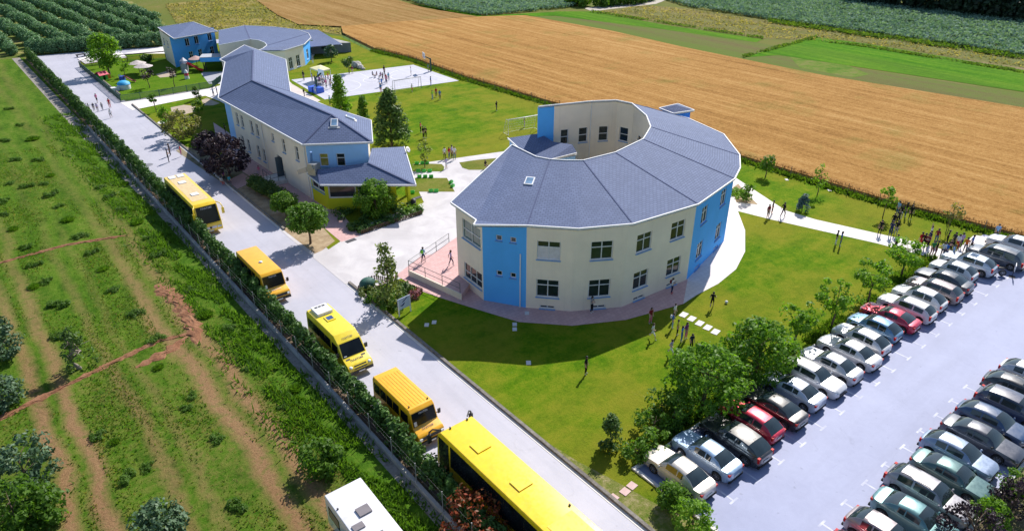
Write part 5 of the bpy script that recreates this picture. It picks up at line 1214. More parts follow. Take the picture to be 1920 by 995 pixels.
def side_band(t,x0,x1,z0,z1,hw,zt,n,name='side_window',gap=.06,taper=.06,zb=1.1,left=True,right=True):
    for s in ([1] if left else [])+([-1] if right else []):
        for k in range(n):
            a=x0+(x1-x0)*k/n+gap/2; b=x0+(x1-x0)*(k+1)/n-gap/2; ya,yb=yw(hw,z0,zt,taper,zb),yw(hw,z1,zt,taper,zb)
            pts=[(a,s*ya,z0),(b,s*ya,z0),(b,s*yb,z1),(a,s*yb,z1)]; panel(name,m_busglass,t,pts if s<0 else pts[::-1],(0,s*.012,0))
def front_screen(t,x0,z0,x1,z1,hw0,hw1,name='windscreen',off=.014):
    d=Vector((z1-z0,0,x0-x1)).normalized()*off
    return panel(name,m_busglass,t,[(x0,-hw0,z0),(x0,hw0,z0),(x1,hw1,z1),(x1,-hw1,z1)],d)
def lamps(t,x,y,z,sz=(.08,.3,.16),name='headlight',m=None):
    for s in (1,-1): mb=MB(); mb.box((x,s*y,z),sz); mb.build(name,m or m_head,t)
def hatch(t,x,y,z,l,w_,mat,name='roof_hatch',h=.07):
    mb=MB(); mb.prism([(x-l/2,y-w_/2),(x+l/2,y-w_/2),(x+l/2,y+w_/2),(x-l/2,y+w_/2)],z-.01,z+h); o=mb.build(name,mat,t); 
    bm=bmesh.new(); bm.from_mesh(o.data); bmesh.ops.bevel(bm,geom=[e for e in bm.edges if abs(e.verts[0].co.z-z-h)<.001 and abs(e.verts[1].co.z-z-h)<.001],offset=.03,segments=2,affect='EDGES'); bm.to_mesh(o.data); bm.free(); return o
# far coach, facing the viewer
L_=10.9; hw=1.2; zt=3.35
t=thing('coach','yellow coach with black windscreen and white roof hatches farthest up the road','bus',(17.15,76.1,.014),DN)
shell([(-L_/2,.35),(L_/2-.05,.35),(L_/2,.55),(L_/2-.02,1.15),(L_/2-.42,zt-.25),(L_/2-.75,zt),(-L_/2+.1,zt),(-L_/2,zt-.3)],hw,m_vy,.05,parent=t)
front_screen(t,L_/2-.005,1.32,L_/2-.40,zt-.24,1.06,1.02); side_band(t,-L_/2+.3,L_/2-.9,1.45,zt-.45,hw,zt,6,gap=.03,taper=.05)
mb=MB(); mb.prism([(-L_/2+.25,-.82),(L_/2-1.7,-.82),(L_/2-1.7,.82),(-L_/2+.25,.82)],zt-.02,zt+.012); mb.build('roof_panel',plain('bleached_roof',(.62,.47,.26),.6,var=.18),t)
hatch(t,-L_/2+3.0,0,zt+.012,.75,.75,m_wht); hatch(t,L_/2-3.6,0,zt+.012,.75,.75,m_wht); hatch(t,-L_/2+.85,-.45,zt+.012,.8,.7,m_wht); hatch(t,-L_/2+.85,.45,zt+.012,.8,.7,m_wht)
lamps(t,L_/2+.0,.88,.78,(.08,.42,.18)); panel('grille',m_chrome,t,[(L_/2+.005,-.6,.68),(L_/2+.005,.6,.68),(L_/2-.01,.6,.92),(L_/2-.01,-.6,.92)],(.012,0,0))
mb=MB(); mb.box((L_/2+.012,0,.47),(.02,.5,.12)); mb.build('number_plate',m_plate,t)
mb=MB(); mb.lathe((0,0,0),[(.02,.0),(.10,0),(.12,.02),(.02,.03)],12); e_=mb.build('badge',m_blk,t,(L_/2+.02,0,.8)); e_.rotation_euler=(0,math.pi/2,0)
letters('ΠΛΑΤΩΝ',.26,m_wht,t,(L_/2-.335,0,zt-.47),(math.pi/2-.20,0,math.pi/2)); 
for s in (1,-1):
    mb=MB(); mb.tube([(L_/2-.5,s*1.1,zt-.05),(L_/2+.05,s*1.35,zt-.1),(L_/2+.30,s*1.45,zt-.4),(L_/2+.30,s*1.45,zt-.55)],.05,6); mb.box((L_/2+.30,s*1.45,zt-.85),(.16,.24,.62)); mb.build('mirror',m_vy,t)
panel('notice',m_wht,t,[(L_/2-.0,-1.0,1.4),(L_/2-.0,-.75,1.4),(L_/2-.055,-.75,1.75),(L_/2-.055,-1.0,1.75)],(.022,0,.003))
axle(t,(-L_/2+2.7,L_/2-2.4),hw-.15,WHB,.47)
# orange-yellow minibus B and D share one make
def minibus(label,loc,L_,hw,zt,wind,vent):
    t=thing('minibus',label,'minibus',loc,DN); f=L_/2
    shell([(-f,.38),(f-.05,.38),(f,.55),(f-.03,.95),(f-.18,1.08),(f-.72,1.28),(f-1.02,zt-.22),(f-1.25,zt),(-f+.12,zt),(-f,zt-.25)],hw,m_vo,.07,parent=t)
    front_screen(t,f-.735,1.34,f-1.0,zt-.24,hw*.90,hw*.86); side_band(t,-f+.2,f-2.35,1.35,zt-.4,hw,zt,wind,taper=.07,gap=.10); side_band(t,f-2.2,f-1.25,1.35,zt-.45,hw,zt,1,taper=.07)
    panel('grille',m_blk,t,[(f+.004,-.72,.68),(f+.004,.72,.68),(f-.03,.72,.9),(f-.03,-.72,.9)],(.014,0,0)); lamps(t,f-.0,.82*hw,.78,(.08,.2,.18))
    mb=MB(); mb.box((f+.02,0,.46),(.14,hw*1.96,.2)); mb.build('bumper',m_blk,t); mb=MB(); mb.box((f+.10,0,.46),(.02,.48,.11)); mb.build('number_plate',m_plate,t)
    letters('ΠΛΑΤΩΝ',.20,m_wht if vent else m_ink,t,(f-.43,0,1.215),(.20+.12,0,math.pi/2)); letters('ΠΛΑΤΩΝ',.16,m_wht,t,(f-.925,0,zt-.36),(math.pi/2-.30,0,math.pi/2),'windscreen_lettering')
    panel('notice',m_wht,t,[(f-.74,-hw*.82,1.38),(f-.74,-hw*.62,1.38),(f-.815,-hw*.62,1.68),(f-.815,-hw*.82,1.68)],(.024,0,.004))
    for s in (1,-1): mb=MB(); mb.beam((f-1.0,s*hw*.95,1.45),(f-.95,s*(hw+.2),1.5),.04); mb.box((f-.95,s*(hw+.24),1.55),(.09,.2,.34)); mb.build('mirror',m_blk,t)
    if vent: mb=MB(); mb.lathe((0,0,0),[(.16,0),(.18,.05),(.10,.12),(.02,.13)],12); mb.build('roof_vent',m_wht,t,(0.1,0,zt))
    else:
        mb=MB(); 
        for y in np.linspace(-hw*.7,hw*.7,7): mb.box((-.4,y,zt+.008),(L_*.66,.035,.016))
        mb.build('roof_ribs',m_vo,t)
        for s in (1,-1): mb=MB(); mb.box((f-1.45,s*hw*.72,zt+.05),(.10,.06,.10)); mb.build('marker_lamp',m_blk,t)
    axle(t,(-f+1.4,f-1.0),hw-.13,WHV,.36); return t
minibus('orange yellow minibus with a round white roof vent behind the far coach',(17.15,56.6,.014),7.0,1.02,2.62,5,True)
minibus('orange yellow minibus with ribbed roof just ahead of the nearest bus',(17.75,33.0,.014),5.9,.98,2.48,4,False)
# lemon yellow van with the roof air conditioner
t=thing('school_van','lemon yellow high roof van with white air conditioner on its roof','van',(17.75,43.0,.014),DN); L_=7.0; f=L_/2; hw=1.0; zt=2.66
shell([(-f,.40),(f-.08,.40),(f,.55),(f-.04,.82),(f-.30,1.02),(f-.95,1.25),(f-1.62,zt-.42),(f-2.3,zt),(-f+.15,zt),(-f,zt-.3)],hw,m_vl,.09,parent=t)
front_screen(t,f-.99,1.30,f-1.59,zt-.45,hw*.90,hw*.82); side_band(t,-f+.3,f-2.75,1.35,zt-.55,hw,zt,4,taper=.09,gap=.07); side_band(t,f-2.6,f-1.6,1.3,zt-.62,hw,zt,1,taper=.09)
mb=MB(); mb.prism([(-f+.35,-.62),(-f+1.65,-.62),(-f+1.65,.62),(-f+.35,.62)],zt-.02,zt+.24); o=mb.build('air_conditioner',m_wht,t); bm=bmesh.new(); bm.from_mesh(o.data); bmesh.ops.bevel(bm,geom=bm.edges[:],offset=.07,segments=3,affect='EDGES'); bm.to_mesh(o.data); bm.free()
mb=MB(); 
for y in (-.3,.0,.3): mb.box((-f+.62,y,zt+.243),(.2,.24,.012))
mb.build('grille',m_blk,o)
hatch(t,-f+2.35,0,zt,.75,.7,m_vl); panel('roof_window',glass('roof_hatch_glass',(.03,.06,.15),.08),t,[(-f+2.1,-.25,zt+.07),(-f+2.6,-.25,zt+.07),(-f+2.6,.25,zt+.07),(-f+2.1,.25,zt+.07)],(0,0,.012))
panel('grille',m_blk,t,[(f-.02,-.5,.70),(f-.02,.5,.70),(f-.20,.5,.92),(f-.20,-.5,.92)],(.03,0,.03)); mb=MB(); mb.box((f-.01,0,.50),(.16,hw*1.9,.2)); mb.build('bumper',m_blk,t); mb=MB(); mb.box((f+.08,0,.5),(.02,.5,.11)); mb.build('number_plate',m_plate,t)
for s in (1,-1):
    mb=MB(); mb.sphere((f-.20,s*.76,.86),.2,10,6,sc=(.8,.8,.6)); mb.build('headlight',m_head,t)
    mb=MB(); mb.box((f-1.35,s*(hw+.17),1.5),(.12,.24,.34)); mb.beam((f-1.35,s*(hw-.05),1.42),(f-1.35,s*(hw+.1),1.45),.06); mb.build('mirror',m_blk,t)
    panel('bonnet_vent',m_blk,t,[(f-.86,s*.62-.16,1.225),(f-.74,s*.62-.16,1.18),(f-.74,s*.62+.16,1.18),(f-.86,s*.62+.16,1.225)],(.004,0,.014))
letters('ΠΛΑΤΩΝ',.24,m_ink,t,(f-.60,0,1.146),(.34,0,math.pi/2)); letters('ΠΛΑΤΩΝ',.15,m_wht,t,(f-1.545,0,zt-.53),(math.pi/2-.66,0,math.pi/2),'windscreen_lettering'); letters('ΠΛΑΤΩΝ',.2,m_ink,t,(f-1.84,0,zt-.235),(.52,0,math.pi/2),'roof_lettering')
panel('notice',m_wht,t,[(f-1.03,-hw*.80,1.345),(f-1.03,-hw*.58,1.345),(f-1.22,-hw*.58,1.61),(f-1.22,-hw*.80,1.61)],(.02,0,.016))
axle(t,(-f+1.55,f-1.15),hw-.13,WHV,.36)
# nearest bus, facing away up the road
t=thing('school_bus','long golden yellow bus nearest the viewer, seen from behind and above','bus',(17.95,21.9,.014),UP); L_=12.0; f=L_/2; hw=1.24; zt=3.35
shell([(-f,.38),(f-.05,.38),(f,.6),(f-.02,1.2),(f-.16,zt-.3),(f-.45,zt),(-f+.2,zt),(-f,zt-.3)],hw,m_vy,.045,parent=t)
front_screen(t,f-.01,1.2,f-.15,zt-.35,1.1,1.06); side_band(t,-f+.3,f-1.5,1.45,zt-.35,hw,zt,6,gap=.02,taper=.045); side_band(t,f-1.35,f-.25,.6,zt-.4,hw,zt,1,name='door',taper=.045,right=False)
side_band(t,f-1.35,f-.25,1.45,zt-.4,hw,zt,1,taper=.045,left=False)
hatch(t,f-2.9,.0,zt,.85,.95,m_vy); hatch(t,-f+5.4,0,zt,.85,.95,m_vy); hatch(t,-f+1.35,0,zt,1.9,1.7,m_vy,'engine_cover',.02)
for x,y in ((f-.55,.5),(f-.55,-.75),(-f+2.6,-1.0)): mb=MB(); mb.box((x,y,zt+.05),(.12,.07,.10)); mb.build('marker_lamp',m_blk,t)
for s in (1,-1):
    mb=MB(); mb.tube([(f-.2,s*1.0,zt-.08),(f+.1,s*1.35,zt-.05),(f+.2,s*1.55,zt-.25),(f+.2,s*1.55,zt-.4)],.05,6); mb.box((f+.2,s*1.55,zt-.72),(.14,.24,.6)); mb.build('mirror',m_blk,t)
lamps(t,f-.02,.9,.8); lamps(t,-f,.95,.9,(.06,.22,.4),'taillight',m_tail); axle(t,(-f+3.0,f-2.6),hw-.15,WHB,.47)
# caravan in the field
t=thing('caravan','white caravan with three grey roof vents parked in the weedy field','caravan',(10.5,24.7,.01),DN-.02); L_=6.6; f=L_/2; hw=1.12; zt=2.62
m_cv=paint('caravan_white',(.70,.69,.72)); shell([(-f,.45),(f-.25,.45),(f,1.0),(f,1.6),(f-.35,zt-.12),(f-.7,zt),(-f+.05,zt),(-f,zt-.08)],hw,m_cv,.02,bev=.05,parent=t)
hatch(t,-f+2.35,.10,zt,.62,.72,plain('smoky_vent',(.20,.18,.19),.35),'roof_vent',.10); hatch(t,-f+3.15,-.72+.1,zt,.42,.62,D.materials['smoky_vent'],'roof_vent',.08); hatch(t,-f+4.4,-.1,zt,.55,.72,D.materials['smoky_vent'],'roof_vent',.10)
side_band(t,-f+.35,-f+1.75,1.35,2.1,hw,zt,1,taper=.02,left=True,right=True); side_band(t,-f+2.5,-f+3.5,1.4,2.05,hw,zt,1,taper=.02); side_band(t,-f+4.3,-f+5.2,1.4,2.05,hw,zt,1,taper=.02)
for s in (1,-1): panel('curtain',plain('tan_curtain',(.32,.21,.11),.8),t,[( -f+.5,s*(hw*.995),1.45),(-f+1.6,s*(hw*.995),1.45),(-f+1.6,s*hw*.99,2.0),(-f+.5,s*hw*.99,2.0)][::1 if s<0 else -1],(0,s*.016,0))
mb=MB(); mb.box((0,0,.42),(L_*.92,hw*1.7,.10)); mb.beam((f-.1,0,.42),(f+1.1,0,.42),.08); mb.build('chassis',m_blk,t)
mb=MB(); mb.box((-f+1.4,-.95,zt+.04),(.08,.08,.08)); mb.build('aerial',m_blk,t)
for s in (1,-1): o=put('wheel',WH[0],t,(-.2,s*.98,.32)); put('rim',WH[1],o)
# motorcycle
p=W(1862,516); t=thing('motorcycle','black motorcycle standing beside the sunroof crossover','motorcycle',(p.x,p.y,.03),2.2)
for x in (-.68,.68): 
    o=put('wheel',WH[0],t,(x,0,.32)); o.scale=(1,.5,1); put('rim',WH[1],o)
mb=MB(); mb.tube([(-.68,0,.32),(-.2,0,.45),(.2,0,.5),(.45,0,.85),(.68,0,.32)],.045,6); mb.tube([(.40,0,.9),(.5,0,.75)],.06,6); mb.build('frame',m_blk,t)
mb=MB(); mb.sphere((.15,0,.82),.24,10,7,sc=(1.2,.6,.6)); mb.build('tank',paint('motorcycle_black',(.02,.02,.022)),t)
mb=MB(); mb.sphere((-.38,0,.80),.3,10,6,sc=(1.3,.5,.3)); mb.build('saddle',m_blk,t); mb=MB(); mb.box((0,0,.45),(.42,.28,.32)); mb.build('engine',m_alloy,t)
mb=MB(); mb.tube([(.34,-.34,1.02),(.42,0,.98),(.34,.34,1.02)],.022,6); mb.build('handlebar',m_chrome,t); mb=MB(); mb.sphere((.58,0,.86),.11,8,6); mb.build('headlight',m_head,t); mb=MB(); mb.beam((-.1,.15,.35),(-.12,.35,.02),.03); mb.build('kickstand',m_blk,t)
# ================================================================ people
def skin_body(J,E,Rr,name):
    me=D.meshes.new(name); ks=list(J); me.from_pydata([J[k] for k in ks],[(ks.index(a),ks.index(b)) for a,b in E],[])
    o=D.objects.new(name,me); COL.objects.link(o); md=o.modifiers.new('skin','SKIN'); md.use_smooth_shade=True; md.branch_smoothing=.4
    for i,k in enumerate(ks):
        sv=me.skin_vertices[0].data[i]; r=Rr[k]; sv.radius=r if isinstance(r,tuple) else (r,r); sv.use_root=(k=='pelvis')
    s=o.modifiers.new('sub','SUBSURF'); s.levels=1; s.render_levels=1
    dg=bpy.context.evaluated_depsgraph_get(); out=D.meshes.new_from_object(o.evaluated_get(dg)); out.name=name; COL.objects.unlink(o); D.objects.remove(o); return out
def pose(kind,seed=0):
    r=random.Random(seed); J={'pelvis':(0,0,.92),'spine':(0,0,1.12),'chest':(0,.01,1.33),'neck':(0,.01,1.47),'head':(0,.03,1.57),'crown':(0,.025,1.66),'nose':(0,.125,1.565)}
    arm={'stand':((.22,-.03,1.12),(.22,.06,.88)),'walk':((.23,.0,1.13),(.21,.16,.93)),'arms':((.36,.03,1.30),(.56,.08,1.42)),'up':((.28,.02,1.58),(.18,.06,1.82)),'cross':((.24,.04,1.13),(.05,.20,1.16)),'sit':((.23,.10,1.12),(.17,.30,.98)),'run':((.26,-.08,1.15),(.24,.16,1.15))}[kind]
    for s,nm in ((1,'L'),(-1,'R')):
        (ex,ey,ez),(wx,wy,wz)=arm
        if kind in('walk','run') and s<0: ey,wy=ey-.14,wy-.34
        J['sh'+nm]=(s*.165,0,1.41); J['el'+nm]=(s*ex,ey,ez); J['wr'+nm]=(s*wx,wy,wz)
        d=Vector((s*wx-s*ex,wy-ey,wz-ez)).normalized(); q=d.cross(Vector((0,1,.3))).normalized(); w_=Vector((s*wx,wy,wz))
        J['pa'+nm]=tuple(w_+d*.075)
        for f in range(4): J[f'f{f}{nm}']=tuple(w_+d*(.13+.012*(1.5-abs(f-1.5)))+q*(f-1.5)*.024+Vector((0,.02,0)))
        J['th'+nm]=tuple(w_+d*.075+q*.06+Vector((0,.03,0)))
        J['hp'+nm]=(s*.09,0,.88)
        if kind=='sit': J['kn'+nm]=(s*.13,.42,.90); J['an'+nm]=(s*.12,.46,.48); J['to'+nm]=(s*.12,.60,.45)
        elif kind in('walk','run'):
            st=(.20 if kind=='walk' else .34)*s; J['kn'+nm]=(s*.10,.06+st*.6,.50); J['an'+nm]=(s*.10,st-.04,.08 if s>0 or kind=='walk' else .30); J['to'+nm]=(s*.11,st+.11,.04 if s>0 or kind=='walk' else .24)
        else: J['kn'+nm]=(s*.10,.025,.49); J['an'+nm]=(s*.11,-.02,.08); J['to'+nm]=(s*.125,.13,.035)
    if kind=='sit': J={k:(x,y,z-.44) for k,(x,y,z) in J.items()}
    E=[('pelvis','spine'),('spine','chest'),('chest','neck'),('neck','head'),('head','crown'),('head','nose')]; Rr={'pelvis':(.145,.105),'spine':(.125,.09),'chest':(.15,.10),'neck':.052,'head':.094,'crown':.07,'nose':.018}
    for nm in 'LR':
        E+=[('chest','sh'+nm),('sh'+nm,'el'+nm),('el'+nm,'wr'+nm),('wr'+nm,'pa'+nm),('pa'+nm,'th'+nm)]+[('pa'+nm,f'f{f}{nm}') for f in range(4)]+[('pelvis','hp'+nm),('hp'+nm,'kn'+nm),('kn'+nm,'an'+nm),('an'+nm,'to'+nm)]
        Rr.update({'sh'+nm:.062,'el'+nm:.043,'wr'+nm:.03,'pa'+nm:.034,'th'+nm:.011,'hp'+nm:.088,'kn'+nm:.058,'an'+nm:.04,'to'+nm:.036}); Rr.update({f'f{f}{nm}':.009 for f in range(4)})
    return J,E,Rr
def cloth(name,c):
    return plain('cloth_'+name,c,.85,.2,var=.18,scale=9)
CL={'black':(.012,.012,.015),'dark grey':(.05,.05,.06),'navy':(.02,.03,.09),'blue':(.04,.17,.55),'light blue':(.25,.42,.68),'turquoise':(.05,.38,.55),'white':(.70,.70,.72),'lilac':(.45,.38,.58),'purple':(.22,.05,.26),'pink':(.62,.18,.32),'red':(.50,.02,.03),'maroon':(.20,.02,.03),'orange':(.62,.13,.03),'yellow':(.58,.50,.08),'lime':(.22,.62,.06),'green':(.03,.20,.08),'jeans':(.07,.13,.26),'beige':(.5,.42,.32),'grey':(.26,.26,.28)}
SKN=[plain('skin_light',(.55,.34,.25),.6),plain('skin_tan',(.42,.25,.17),.6)]; HR={'b':plain('hair_dark',(.018,.012,.010),.6),'n':plain('hair_brown',(.06,.035,.02),.6)}
PM={}
for kd in ('stand','walk','arms','up','cross','sit','run'):
    for sh in (0,1):
        J,E,Rr=pose(kd); me=skin_body(J,E,Rr,'person'); me.materials.clear()
        for x in (cloth('black',CL['black']),cloth('navy',CL['navy']),SKN[0],plain('shoe',(.3,.3,.32),.6)): me.materials.append(x)
        hipz=J['pelvis'][2]; head=J['neck'][2]-.01; V=me.vertices
        W_=[Vector(J['wrL']),Vector(J['wrR'])]; El=[Vector(J['elL']),Vector(J['elR'])]; An=[Vector(J['anL']),Vector(J['anR'])]; Kn=[Vector(J['knL']),Vector(J['knR'])]; Sh=[Vector(J['shL']),Vector(J['shR'])]
        def seg_t(p,a,b): d=b-a; t=max(-.3,min(1.6,(p-a).dot(d)/d.length_squared)); return t,(p-(a+d*t)).length
        for p in me.polygons:
            c=Vector(p.center); m=0
            legd=min(min(seg_t(c,Vector(J['hp'+n]),Vector(J['kn'+n]))[1],seg_t(c,Vector(J['kn'+n]),Vector(J['an'+n]))[1]) for n in 'LR')
            if c.z<hipz+.03 and legd<.14 and abs(c.x)<.19 and min((c-w).length for w in W_)>.14: m=1
            if m==1 and sh and any(seg_t(c,Kn[i],An[i])[1]<.09 and seg_t(c,Kn[i],An[i])[0]>-.05 and (c-Kn[i]).length>.05 for i in (0,1)): m=2
            if any((c-An[i]).length<.085 or (c-Vector(J['to'+'LR'[i]])).length<.10 for i in (0,1)): m=3
            if c.z>head and abs(c.x)<.13 and (c-Vector(J['head'])).length<.19: m=2
            for i in (0,1):
                t,dd=seg_t(c,El[i],W_[i])
                if dd<.06 and t>-.1 and (c-El[i]).length>.02 and m!=1: m=2
                if (c-W_[i]).length<.16 and (c-W_[i]).length<(c-Kn[i]).length: m=2
            p.material_index=m
        PM[kd,sh]=(me,J)
def hair_mesh(kind):
    mb=MB(); mb.sphere((0,-.012,.03),.112,10,7,sc=(.98,1.05,1.0)); 
    v=[]; 
    for q in mb.v:
        x,y,z=q
        if y>.045: z=max(z,.055); 
        v.append((x,min(y,.075) if z<.075 else y,max(z,-.06)))
    mb.v=v
    if kind=='long': mb.sphere((0,-.075,-.10),.09,8,6,sc=(1.05,.6,1.9))
    return mb.mesh('hair',HR['b'])
HM={k:hair_mesh(k) for k in ('short','long')}
bp=MB(); bp.sphere((0,0,0),.19,8,6,sc=(.85,.55,1.15)); BPM=bp.mesh('backpack',cloth('lime',CL['lime']))
def person(u,v,label,top,legs,pz='stand',h=1.6,face=None,hair='short',z=.03,sh=0,shoe=None,bag=None,group=None,xyz=None):
    me,J=PM[pz,sh]; p=xyz or W(u,v,z); s=h/1.70; r=random.Random(int(u*7+v)); rz=math.radians(face) if face is not None else r.random()*6.28
    o=put('person',me,None,p,rz,[cloth(top,CL[top]),cloth(legs,CL[legs]),SKN[r.random()<.35],cloth(shoe,CL[shoe]) if shoe else None],s); tag(o,label,'person',group)
    hh=put('hair',HM[hair],o,J['head']); 
    if r.random()<.3: hh.material_slots[0].link='OBJECT'; hh.material_slots[0].material=HR['n']
    if bag: b=put('backpack',BPM,o,(0,-.19,J['chest'][2]-.08),0,[cloth(bag,CL[bag])])
    return o
P_=person; G1='pupils in the crowd by the parking lot'
# on the road
P_(183,193,'person in pink top walking on the far road, hindmost of the road group','pink','black','walk',1.6,200,'long',sh=1)
P_(168,209,'person in white top, leftmost of the row of four on the far road','white','dark grey','stand',1.35,160,'long')
P_(177,208,'person in navy top, second from left in the row of four on far road','navy','black','stand',1.3,170)
P_(184,209,'person in lilac top, third from left in the row of four on far road','lilac','black','stand',1.35,190,'long')
P_(193,207,'person in grey top, rightmost of the row of four on the far road','grey','navy','walk',1.3,180)
P_(207,203,'person all in red on the far road near the kerb','red','red','stand',1.65,170,'long')
P_(209,221,'person in white top and black shorts, foremost on the far road','white','black','walk',1.4,150,'long',sh=1)
P_(317,304,'person in black with folded arms on the road before the yellow coach','black','dark grey','cross',1.75,250)
P_(320,292,'person in dark clothes behind the black clad one near the yellow coach','dark grey','black','stand',1.7,60)
P_(340,291,'person in red top crouched near the kerb by the purple trees','red','pink','cross',1.35,230,'long',z=.2)
P_(401,181,'person in white top with arms out on the side path by the long wing','white','navy','arms',1.6,200)
P_(408,178,'person in light blue top half hidden by the long wing corner','light blue','black','stand',1.5,90)
P_(423,250,'person in black leaning at the blue end of the long wing','black','black','cross',1.5,250)
P_(416,346,'person in white top and red trousers sitting under the purple tree','white','red','sit',1.4,200,'long',z=.05)
P_(431,343,'person in turquoise top sitting under the purple tree','turquoise','navy','sit',1.35,170,'short',z=.05)
P_(421,338,'person in purple top standing behind the two sitting under the purple tree','purple','black','stand',1.3,180,'long')
P_(486,324,'person in pink and lilac crouching on the pink walkway beside the long wing','pink','lilac','sit',1.3,140,'long',z=.04)
# sports court
P_(570,151,'person in dark clothes standing left of the yellow canopy on court','black','dark grey','stand',1.8,120)
crowd=[(586,152,'lilac','black'),(591,156,'navy','dark grey'),(597,150,'blue','black'),(603,151,'pink','navy'),(608,155,'light blue','jeans'),(612,158,'white','black'),(616,152,'red','navy'),(606,162,'grey','navy'),(600,159,'purple','black'),(621,158,'maroon','black'),(612,165,'pink','black'),(620,166,'beige','jeans')]
for i,(u,v,a,b) in enumerate(crowd): P_(u,v,f'person in {a} top and {b} trousers in the crowd beside the yellow canopy','%s'%a,b,('stand','cross','walk','stand')[i%4],1.45+.02*i,None,('short','long')[i%2],z=.04,group='crowd beside the yellow canopy')
P_(571,182,'person in black on the pale path beside the court hoop','black','black','walk',1.5,200)
P_(592,176,'person in pale blue top beside the blue hoop pads','light blue','white','stand',1.5,150,z=.04)
P_(619,197,'person in turquoise top on grass by the spire tree','turquoise','black','stand',1.6,220)
P_(721,141,'tall person in black standing in the middle of the court group','black','black','stand',1.85,200,z=.04)
for i,(u,v,a,b,pz,w_) in enumerate([(699,145,'grey','black','sit','leftmost sitting in the court group'),(707,145,'maroon','navy','sit','second from left sitting in the court group'),(714,146,'purple','black','sit','sitting just left of the tall person on court'),(718,151,'navy','black','cross','standing in front of the tall person on court'),(724,154,'red','jeans','stand','right of the tall person on court'),(729,151,'turquoise','navy','stand','rightmost of the court group'),(725,157,'pink','navy','stand','in the near right of the court group'),(716,162,'blue','jeans','arms','in the near left of the court group'),(712,164,'light blue','navy','stand','in the near corner of the court group')]):
    P_(u,v,f'person in {a} top and {b} trousers {w_}',a,b,pz,1.5,None,('long','short')[i%2],z=.04)
P_(714.5,174,'person in blue top and red trousers at the court edge above the big tree','blue','red','stand',1.6,160,z=.04)
P_(771,142,'person in white top with raised arm under the far hoop','white','beige','up',1.65,60,z=.04)
P_(803,135,'person in blue top leaning by the far hoop post','blue','navy','stand',1.6,240,z=.04)
P_(808,161,'person in bright blue clothes at the court edge right of the goal','blue','blue','stand',1.7,220)
P_(773,173,'person in white top and red shorts keeping the far goal','white','red','walk',1.5,190,sh=1)
P_(811,187,'person in lime bib on the football lawn','lime','light blue','stand',1.6,200)
P_(818,182,'person in red shirt on the football lawn between lime and blue players','red','black','stand',1.6,170)
P_(825,187,'person in blue shirt on the football lawn right of the red player','blue','navy','stand',1.65,160)
P_(661,138,'person in maroon top beside the little round tree at court edge','maroon','beige','stand',1.5,180)
P_(587,119,'person in grey top at the kindergarten corner','grey','white','stand',1.7,150)
P_(931,208,'person in black alone in the middle of the football lawn','black','dark grey','walk',1.6,180)
P_(983,239,'person in purple inside the near football goal','purple','lilac','stand',1.6,230,'long')
P_(789,249,'person in orange red top on the lawn right of the big tree','red','black','cross',1.6,220)
P_(794,259,'left one of two people in black on the lawn below the orange top','black','black','stand',1.75,210)
P_(798.5,259,'right one of two people in black on the lawn below the orange top','black','black','cross',1.7,150)
# plaza paths
P_(834,298,'person in white top and black trousers on the curved path','white','black','stand',1.65,160,'long')
P_(842.5,297,'person in red top and jeans on the curved path','red','jeans','stand',1.6,190,'long')
P_(847.5,296,'person in lilac top and black trousers among the four on the curved path','lilac','black','stand',1.8,210)
P_(852.5,299,'person in white top and jeans, rightmost of the four on curved path','white','jeans','stand',1.8,140)
P_(837,316,'person in lilac shirt and pale shorts with arms out on the plaza','lilac','white','arms',1.5,190,sh=1)
P_(910,316,'person in black sitting on the grass island at the roof edge','black','navy','sit',1.6,190,z=.04)
P_(794,492,'person in light blue top with a lime backpack on the pink terrace','light blue','navy','walk',1.65,300,bag='lime',z=.61,sh=1)
P_(846,498,'person with long dark hair in a lilac top on the pink terrace','lilac','navy','walk',1.65,250,'long',z=.61)
# front of the horseshoe school
P_(1109,586,'person with long hair in grey top leaning on the school wall','grey','black','cross',1.65,190,'long',z=.05,shoe='white')
P_(1259,550,'person in white top with maroon bag and red shoes at the school wall','white','navy','cross',1.6,200,'long',z=.05,shoe='red',bag='maroon')
P_(1219,606,'person in maroon and pink on the shaded paving edge','maroon','pink','stand',1.55,170,'long',z=.05)
P_(1223,635,'person in white top and shorts running out of the shade','white','white','run',1.5,200,'long',sh=1)
P_(1260,615,'person in blue top with a white bag facing the ball group','blue','light blue','stand',1.5,220,bag='white')
P_(1269,628,'person in yellow top and dark trousers in the ball group','yellow','black','stand',1.5,200)
P_(1277,640,'person in bright blue dress in the ball group','blue','blue','arms',1.5,200,'long')
P_(1285,635,'person in purple top with long hair in the ball group','purple','pink','stand',1.6,180,'long')
P_(1295,655,'person in dark top with long black hair nearest the dense tree','navy','black','stand',1.5,160,'long')
P_(1257,666,'person in pale lilac top running near the dense tree','lilac','white','run',1.5,190,sh=1)
P_(1264,597,'person in white top with a dark cap at the shade edge','white','beige','stand',1.5,190)
P_(1098,701,'person in black standing alone on the front lawn','black','black','stand',1.65,200)
P_(1334,577,'person in black stretching after a white ball on the lawn','black','black','run',1.6,300,sh=1)
q=W(1361,556,.5); mb=MB(); mb.sphere((0,0,0),.14,12,8); o=mb.build('ball',m_white,None,q); q2=W(1362,566,.16); o.location=(q2.x,q2.y,.16); tag(o,'white football rolling on the lawn beside the stretching person','ball')
